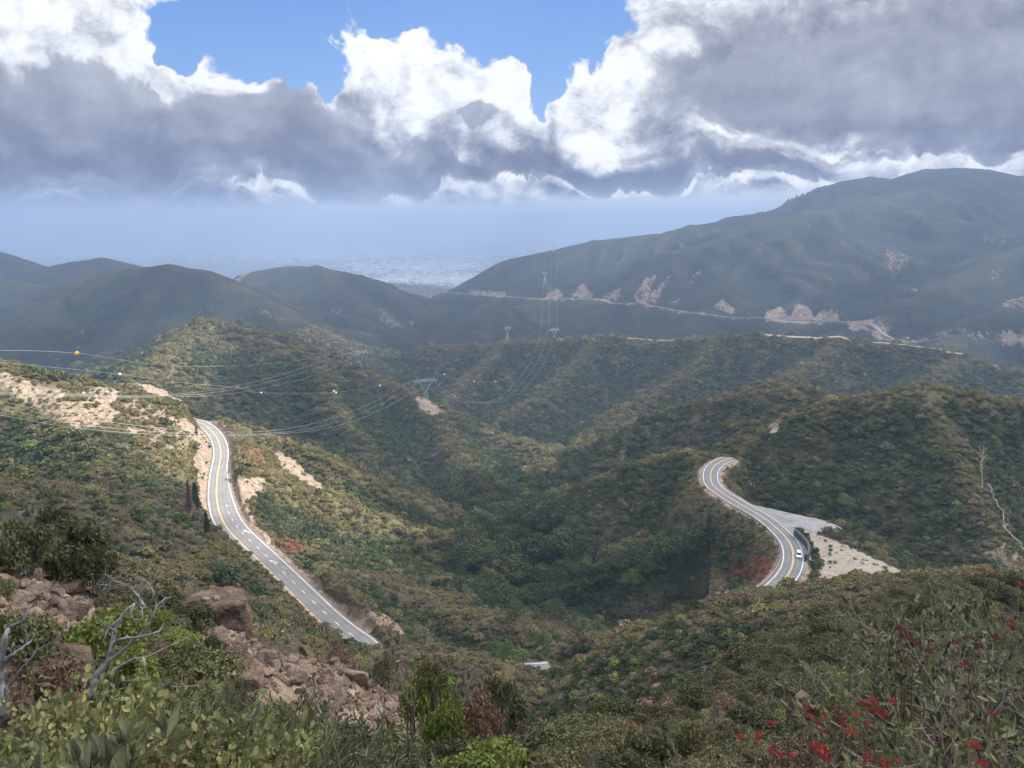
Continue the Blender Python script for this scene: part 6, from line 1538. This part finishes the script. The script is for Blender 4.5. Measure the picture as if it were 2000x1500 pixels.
# gravel and small broken stone on the bare ground
def gravel():
    g = np.random.default_rng(91); N = 26000; r = np.sqrt(g.uniform(7**2, 78**2, N)); az = g.uniform(R(-42), R(12), N); x, y = r*np.sin(az), r*np.cos(az); z = ground(x, y)
    S, _ = surface(x, y, z); k = (S['bare'] > .25) & seen(x, y, z, .6); x, y, z, r = x[k], y[k], z[k], r[k]
    s = np.exp(g.normal(-2.75, .5, len(x)))*np.clip(r/34, .5, 1.5); return x, y, z, s, g
x_, y_, z_, s_g, g = gravel(); zz_ = np.zeros(len(x_)); ho = [o for o in bpy.data.objects if o.name.startswith('boulder')][0]
instancer('broken_stone', x_, y_, z_, s_g, g.uniform(0, 6.28, len(x_)), g.uniform(.5, 1.2, len(x_)), zz_, zz_, ho, 'small broken pinkish stone covering the bare banks in the foreground', 'gravel'); print('gravel', len(x_))
# ------------------------------------------------------------------ sky
SUN_AZ, SUN_EL = R(68), R(48)      # right of straight ahead, above the horizon
SUN = Vector((math.sin(SUN_AZ)*math.cos(SUN_EL), math.cos(SUN_AZ)*math.cos(SUN_EL), math.sin(SUN_EL)))
ld = bpy.data.lights.new('sun', 'SUN'); ld.energy = 5.0; ld.angle = R(.5); ld.color = (1, .93, .82)
lo = bpy.data.objects.new('sun', ld); COL.objects.link(lo); lo.rotation_euler = (-SUN).to_track_quat('-Z', 'Y').to_euler()
W = bpy.data.worlds.new('World'); SC.world = W; W.use_nodes = True
t = NT(W.node_tree); bg = W.node_tree.nodes['Background']
sky = t.node('ShaderNodeTexSky', sky_type='NISHITA'); sky.sun_disc = False
sky.sun_elevation = SUN_EL; sky.sun_rotation = SUN_AZ; sky.altitude = 1000; sky.dust_density = 1.0; sky.ozone_density = 2.
D = t.node('ShaderNodeTexCoord').outputs['Generated']
sx = t.node('ShaderNodeSeparateXYZ'); t.put(sx.inputs[0], D)
ay = t.m('MAXIMUM', t.m('ABSOLUTE', sx.outputs[1]), .12)
A_ = t.m('DIVIDE', sx.outputs[0], ay); E_ = t.m('DIVIDE', sx.outputs[2], ay)
def ae(u, v):
    x = (u-1000)/1500; yv = (v-750)/1500; k = 1/(CP-yv*SP); return x*k, (-SP-yv*CP)*k
cb = t.node('ShaderNodeCombineXYZ'); t.put(cb.inputs[0], A_); t.put(cb.inputs[1], E_)
Q0 = cb.outputs[0]
# cloud heads: everything is looked up through layered noise so that outlines billow
def warp(vec, amt, scale, detail, seed, rough=.55):
    n = t.noise(t.vm('ADD', vec, (seed, seed*1.7, seed*.3)), scale, detail, rough, col=True)
    d = t.vm('SUBTRACT', n, (.5, .5, .5))
    return t.vm('ADD', vec, t.vm('SCALE', d, scale=amt))
t.flat = True
Q1 = warp(Q0, .09, 6., 2, 3.1)
Q2 = warp(Q1, .055, 20., 5, 9.7, .6)
def blob(vec, u, v, ru, rv):
    """1 in the middle, 0 on the ellipse, negative outside"""
    a, e = ae(u, v)
    p = t.vm('SUBTRACT', vec, (a, e, 0)); p = t.vm('MULTIPLY', p, (1500/ru, 1500/rv, 0))
    return t.m('SUBTRACT', 1., t.vm('LENGTH', p, out=1))
def union(vec, bl):
    o = None
    for b_ in bl:
        x = blob(vec, *b_); o = x if o is None else t.m('SMOOTH_MAX', o, x, .10)
    return o
HOLE = [(610,20,110,75),(700,-25,90,45),(440,10,150,90),(545,100,125,85),(600,165,70,38),(900,-30,360,100),(1130,20,140,90),(1052,135,50,75),(1010,80,100,60),(790,20,110,40),(350,110,60,40)]
def billow(vec, sc, seed, rough=.5):
    v = t.voro(t.vm('ADD', warp(vec, .6/sc, sc*.8, 3, seed+2.), (seed, seed, 0)), sc, 'SMOOTH_F1'); return t.m('SUBTRACT', .45, v)
bl1 = billow(Q0, 13., 1.3); bl2 = billow(Q0, 31., 4.1); bl3 = billow(Q0, 74., 7.7)
fine = t.m('SUBTRACT', t.noise(Q1, 60., 6, .65), .5)
bil = t.m('ADD', t.m('ADD', t.m('MULTIPLY', bl1, .55), t.m('MULTIPLY', bl2, .30)), t.m('ADD', t.m('MULTIPLY', bl3, .16), t.m('MULTIPLY', fine, .30)))
hole = t.m('SUBTRACT', union(Q2, HOLE), bil)
clear = t.step(hole, -.07, .10)
BRIGHT = [(40,60,210,80,.8),(170,120,220,60,.7),(300,60,70,60,.6),(330,150,90,55,.8),(440,150,80,40,1.2),(740,100,90,50,1.2),(820,150,130,70,1.1),(940,195,100,55,1.1),(1010,190,50,45,1.),(640,150,25,35,1.),(870,250,110,50,.5),(1170,160,100,55,1.2),(1130,215,130,70,.9),(1180,250,70,55,.8),(1312,92,50,25,1.4),(1330,30,70,35,.5),(1270,150,60,45,.4),(1440,255,60,22,.8),(1660,278,130,20,1.),(250,352,300,10,.7),(520,376,420,11,.8),(1150,366,170,8,.7),(1500,362,420,14,1.0),(1900,322,260,14,1.3),(1800,345,200,18,1.1)]
DARK = [(130,210,185,95,1.3),(60,310,260,70,.8),(480,260,190,80,.9),(330,325,240,45,.8),(720,320,240,50,.75),(640,250,130,50,.5),(930,240,55,30,1.2),(1000,345,260,20,.9),(1250,335,300,24,1.2),(1450,170,130,80,1.0),(1700,130,380,120,1.2),(1850,225,260,60,1.1),(1600,330,400,14,.9),(1380,300,160,22,.5),(80,405,240,12,1.),(2100,150,300,200,1.),(-150,250,250,150,1.),(1340,235,60,40,.5),(420,400,200,7,.4),(1120,300,60,30,.4)]
QB = warp(Q1, .045, 22., 5, 21.3, .62)
def total(vec, lst, sh):
    o = None
    for u_, v_, ru, rv, w_ in lst:
        x = t.m('MULTIPLY', t.step(blob(vec, u_, v_, ru*sh, rv*sh), -.1, .6), w_)
        o = x if o is None else t.m('ADD', o, x)
    return o
br = total(QB, BRIGHT, 1.2); dk = total(QB, DARK, 1.25)
# relief of the cloud heads: density here against density a little towards the sun
def dens(vec):
    return t.m('ADD', t.noise(vec, 9., 8, .60), t.m('MULTIPLY', t.noise(vec, 34., 4, .6), .22))
K1 = t.vm('MULTIPLY', warp(Q0, .05, 9., 4, 33.), (1, 1.35, 1))
relief = t.m('SUBTRACT', dens(K1), dens(t.vm('ADD', K1, (.012, .016, 0))))
det = t.m('SUBTRACT', t.noise(t.vm('MULTIPLY', Q1, (1, 1.6, 1)), 10., 8, .62), .5)
L = t.m('ADD', .50, t.m('MULTIPLY', t.m('MINIMUM', br, 1.25), .30)); L = t.m('SUBTRACT', L, t.m('MULTIPLY', t.m('MINIMUM', dk, 1.6), .19))
amp_ = t.step(dk, .2, 1.4, 1., .35)
L = t.m('ADD', L, t.m('MULTIPLY', t.m('MULTIPLY', det, .80), amp_))
L = t.m('ADD', L, t.m('MULTIPLY', t.m('MULTIPLY', relief, 1.55), amp_))
L = t.m('ADD', L, t.m('MULTIPLY', t.m('MULTIPLY', bl2, .35), t.step(br, .1, .9)))
rim = t.step(hole, -.42, -.02)
L = t.m('ADD', L, t.m('MULTIPLY', rim, .24))
# nearer grey cloud heads with their own crisp outlines in front of the bright ones
HEADS = [(120,225,190,105),(265,195,55,40),(20,300,150,95),(470,285,190,92),(300,340,230,62),(720,338,200,50),(640,290,80,50),(930,243,52,28),(1450,190,105,70),(1330,338,300,26),(1640,150,260,110),(1900,180,300,130),(1080,350,120,18)]
hd = t.m('SUBTRACT', union(QB, HEADS), t.m('MULTIPLY', bil, .75))
hm_ = t.step(hd, -.02, .16)
LH = t.m('ADD', t.m('ADD', .235, t.m('MULTIPLY', det, .5)), t.m('MULTIPLY', relief, .22))
LH = t.m('ADD', LH, t.m('MULTIPLY', t.step(E_, ae(1000,330)[1], ae(1000,60)[1]), .12))
L = t.m('ADD', t.m('MULTIPLY', L, t.m('SUBTRACT', 1., t.m('MULTIPLY', hm_, .70))), t.m('MULTIPLY', LH, t.m('MULTIPLY', hm_, .70)))
cloud = t.ramp(t.m('MULTIPLY', L, 1., clamp=True), [(0., (.165,.180,.232)), (.2, (.235,.25,.312)), (.38, (.35,.37,.43)), (.55, (.51,.53,.58)), (.75, (.74,.76,.80)), (.92, (.92,.92,.93))])
slope_r = t.m('ADD', E_, t.m('MULTIPLY', A_, -.035))
ae_ = None
base = t.step(t.m('ADD', slope_r, t.m('MULTIPLY', det, .03)), ae(1000,404)[1], ae(1000,384)[1])
cloud = t.mix(base, (.66,.70,.75), cloud)
gain = t.step(E_, .16, .03, 1., 1.7); avg = (.50, .55, .62)
cloud = t.vm('MAXIMUM', t.vm('ADD', t.vm('SCALE', t.vm('SUBTRACT', cloud, avg), scale=gain), avg), (.05, .06, .09))
blue = t.mix(t.step(E_, .10, .30), (.23,.42,.80), (.13,.30,.72))
nsk = t.vm('SCALE', sky.outputs[0], scale=.1)
blue = t.mix(.22, blue, nsk)
front = t.mix(clear, cloud, blue)
# overhead and behind: broken bright cloud over blue
t.flat = False
P3 = t.noise(D, 2.6, 6, .6)
over = t.mix(t.step(P3, .42, .56), nsk, (.66,.68,.73))
up = t.step(E_, .33, .62); back = t.step(sx.outputs[1], .25, -.05)
front = t.vm('SCALE', front, scale=FRONT)
fin = t.mix(t.m('MAXIMUM', up, back), front, over)
low = t.step(sx.outputs[2], .0, -.02)
fin = t.mix(low, fin, (.30,.38,.5))
t.put(bg.inputs[0], t.vm('SCALE', fin, scale=10.)); bg.inputs[1].default_value = .1
W.cycles.sampling_method = 'MANUAL'; W.cycles.sample_map_resolution = 512

# ------------------------------------------------------------------ air
def boxmesh(name, x0, x1, y0, y1, z0, z1, mat):
    v = [(x, y, z) for z in (z0, z1) for y in (y0, y1) for x in (x0, x1)]
    f = [(0,2,3,1),(4,5,7,6),(0,1,5,4),(2,6,7,3),(0,4,6,2),(1,3,7,5)]
    me = bpy.data.meshes.new(name); me.from_pydata(v, [], f); me.materials.append(mat)
    o = bpy.data.objects.new(name, me); COL.objects.link(o); return o
hm = bpy.data.materials.new('haze'); hm.use_nodes = True; t = NT(hm.node_tree)
for n in list(hm.node_tree.nodes):
    if n.type == 'BSDF_PRINCIPLED': hm.node_tree.nodes.remove(n)
vo = t.node('ShaderNodeVolumePrincipled'); vo.inputs['Color'].default_value = (.33,.44,.64,1)
vo.inputs['Density'].default_value = HAZE_D; vo.inputs['Anisotropy'].default_value = .0
t.l.new(vo.outputs[0], hm.node_tree.nodes['Material Output'].inputs['Volume'])
hm.cycles.homogeneous_volume = True
hz = boxmesh('haze', -91000, 91000, -3000, 73000, PLAIN-4, 300, hm); tag(hz, 'blue haze thickening over the far hills and the city', 'haze', kind='stuff')

# ------------------------------------------------------------------ cloud deck over the hills (out of the picture, overhead): it shades them and its gaps let the sun patches in
DECKZ = 2000.
GAPS = [(180,790,80),(60,760,60),(300,815,55),(395,850,50),(430,900,38),(600,985,48),(540,930,32),(690,1020,40),(480,880,36),(300,720,75),(270,745,50),(370,650,60),
        (60,610,200),(20,570,200),(150,545,150),(520,600,220),(640,650,200),(560,535,240),(1010,880,50),(1060,900,45),(1540,655,60),(1880,690,70),(1250,500,260),(1700,430,240),(1950,560,200),(1080,590,160)]
NX, NY = 200, 200
dx = np.linspace(-1500, 5900, NX); dy = np.linspace(-1000, 6400, NY)
DX, DY = np.meshgrid(dx, dy)
far_ = sstep(2600, 3300, DY)+sstep(500, -200, DX)*(1-sstep(2600, 3300, DY))
fld = 1.0 + fbm(DX/700, DY/700, 4, 901)*.6*(1+far_*1.6) - .38*np.clip(far_, 0, 1)
for u_, v_, rad in GAPS:
    p = hit(u_, v_); k = (DECKZ-p[2])/SUN.z
    cx, cy = p[0]+SUN.x*k, p[1]+SUN.y*k
    fld -= 1.9*np.exp(-((DX-cx)**2+(DY-cy)**2)/(rad*rad*1.2))
edge = np.minimum(np.minimum(DX-dx[0], dx[-1]-DX), np.minimum(DY-dy[0], dy[-1]-DY))
fld = np.minimum(fld, edge/400)
th = sstep(.0, .5, fld)
top = DECKZ+1+th*(18+30*np.abs(fbm(DX/260, DY/260, 4, 905))); bot = DECKZ-th*(8+10*fbm(DX/300, DY/300, 3, 907))
keep = fld > 0
vi = np.arange(NX*NY).reshape(NY, NX)
fc = keep[:-1,:-1] & keep[1:,:-1] & keep[:-1,1:] & keep[1:,1:]
qa = np.stack([vi[:-1,:-1], vi[:-1,1:], vi[1:,1:], vi[1:,:-1]], -1)[fc]
n_ = NX*NY
from collections import Counter
ec = Counter()
for q in qa.tolist():
    for k in range(4): ec[(q[k], q[(k+1) % 4])] += 1
side = [(a_, b_, b_+n_, a_+n_)[::-1] for (a_, b_) in ec if (b_, a_) not in ec]
co = np.concatenate([np.stack([DX.ravel(), DY.ravel(), bot.ravel()], 1), np.stack([DX.ravel(), DY.ravel(), top.ravel()], 1)])
fs = [tuple(q[::-1]) for q in qa.tolist()] + [tuple(x+n_ for x in q) for q in qa.tolist()] + side
us = np.unique(np.array([x for q in fs for x in q])); rm = {int(a_): i for i, a_ in enumerate(us)}
me = bpy.data.meshes.new('clouds'); me.from_pydata(co[us].tolist(), [], [tuple(rm[x] for x in q) for q in fs])
me.polygons.foreach_set('use_smooth', np.ones(len(me.polygons), bool))
cm = bpy.data.materials.new('cloud_vapour'); cm.use_nodes = True; t = NT(cm.node_tree)
for n in list(cm.node_tree.nodes):
    if n.type == 'BSDF_PRINCIPLED': cm.node_tree.nodes.remove(n)
tp = t.node('ShaderNodeBsdfTransparent'); tl = t.node('ShaderNodeBsdfTranslucent'); tl.inputs[0].default_value = (.95,.95,.97,1)
ms = t.node('ShaderNodeMixShader'); ms.inputs[0].default_value = .50
t.l.new(tp.outputs[0], ms.inputs[1]); t.l.new(tl.outputs[0], ms.inputs[2]); t.l.new(ms.outputs[0], cm.node_tree.nodes['Material Output'].inputs[0])
me.materials.append(cm)
co_ = bpy.data.objects.new('clouds', me); COL.objects.link(co_); tag(co_, 'broken deck of cloud high over the hills that shades them', 'cloud', kind='structure')

# ------------------------------------------------------------------ render settings
SC.view_settings.view_transform = 'Standard'; SC.view_settings.look = 'None'; SC.view_settings.gamma = 1
SC.view_settings.exposure = EXPO; SC.view_settings.use_curve_mapping = False
c_ = SC.cycles
c_.use_denoising = True
try: c_.denoiser = 'OPENIMAGEDENOISE'
except Exception: pass
c_.max_bounces = 6; c_.diffuse_bounces = 3; c_.glossy_bounces = 2; c_.transmission_bounces = 3; c_.volume_bounces = 1; c_.transparent_max_bounces = 12
c_.caustics_reflective = False; c_.caustics_refractive = False
c_.use_adaptive_sampling = True; c_.adaptive_threshold = .02; c_.adaptive_min_samples = 24
c_.sample_clamp_indirect = 4
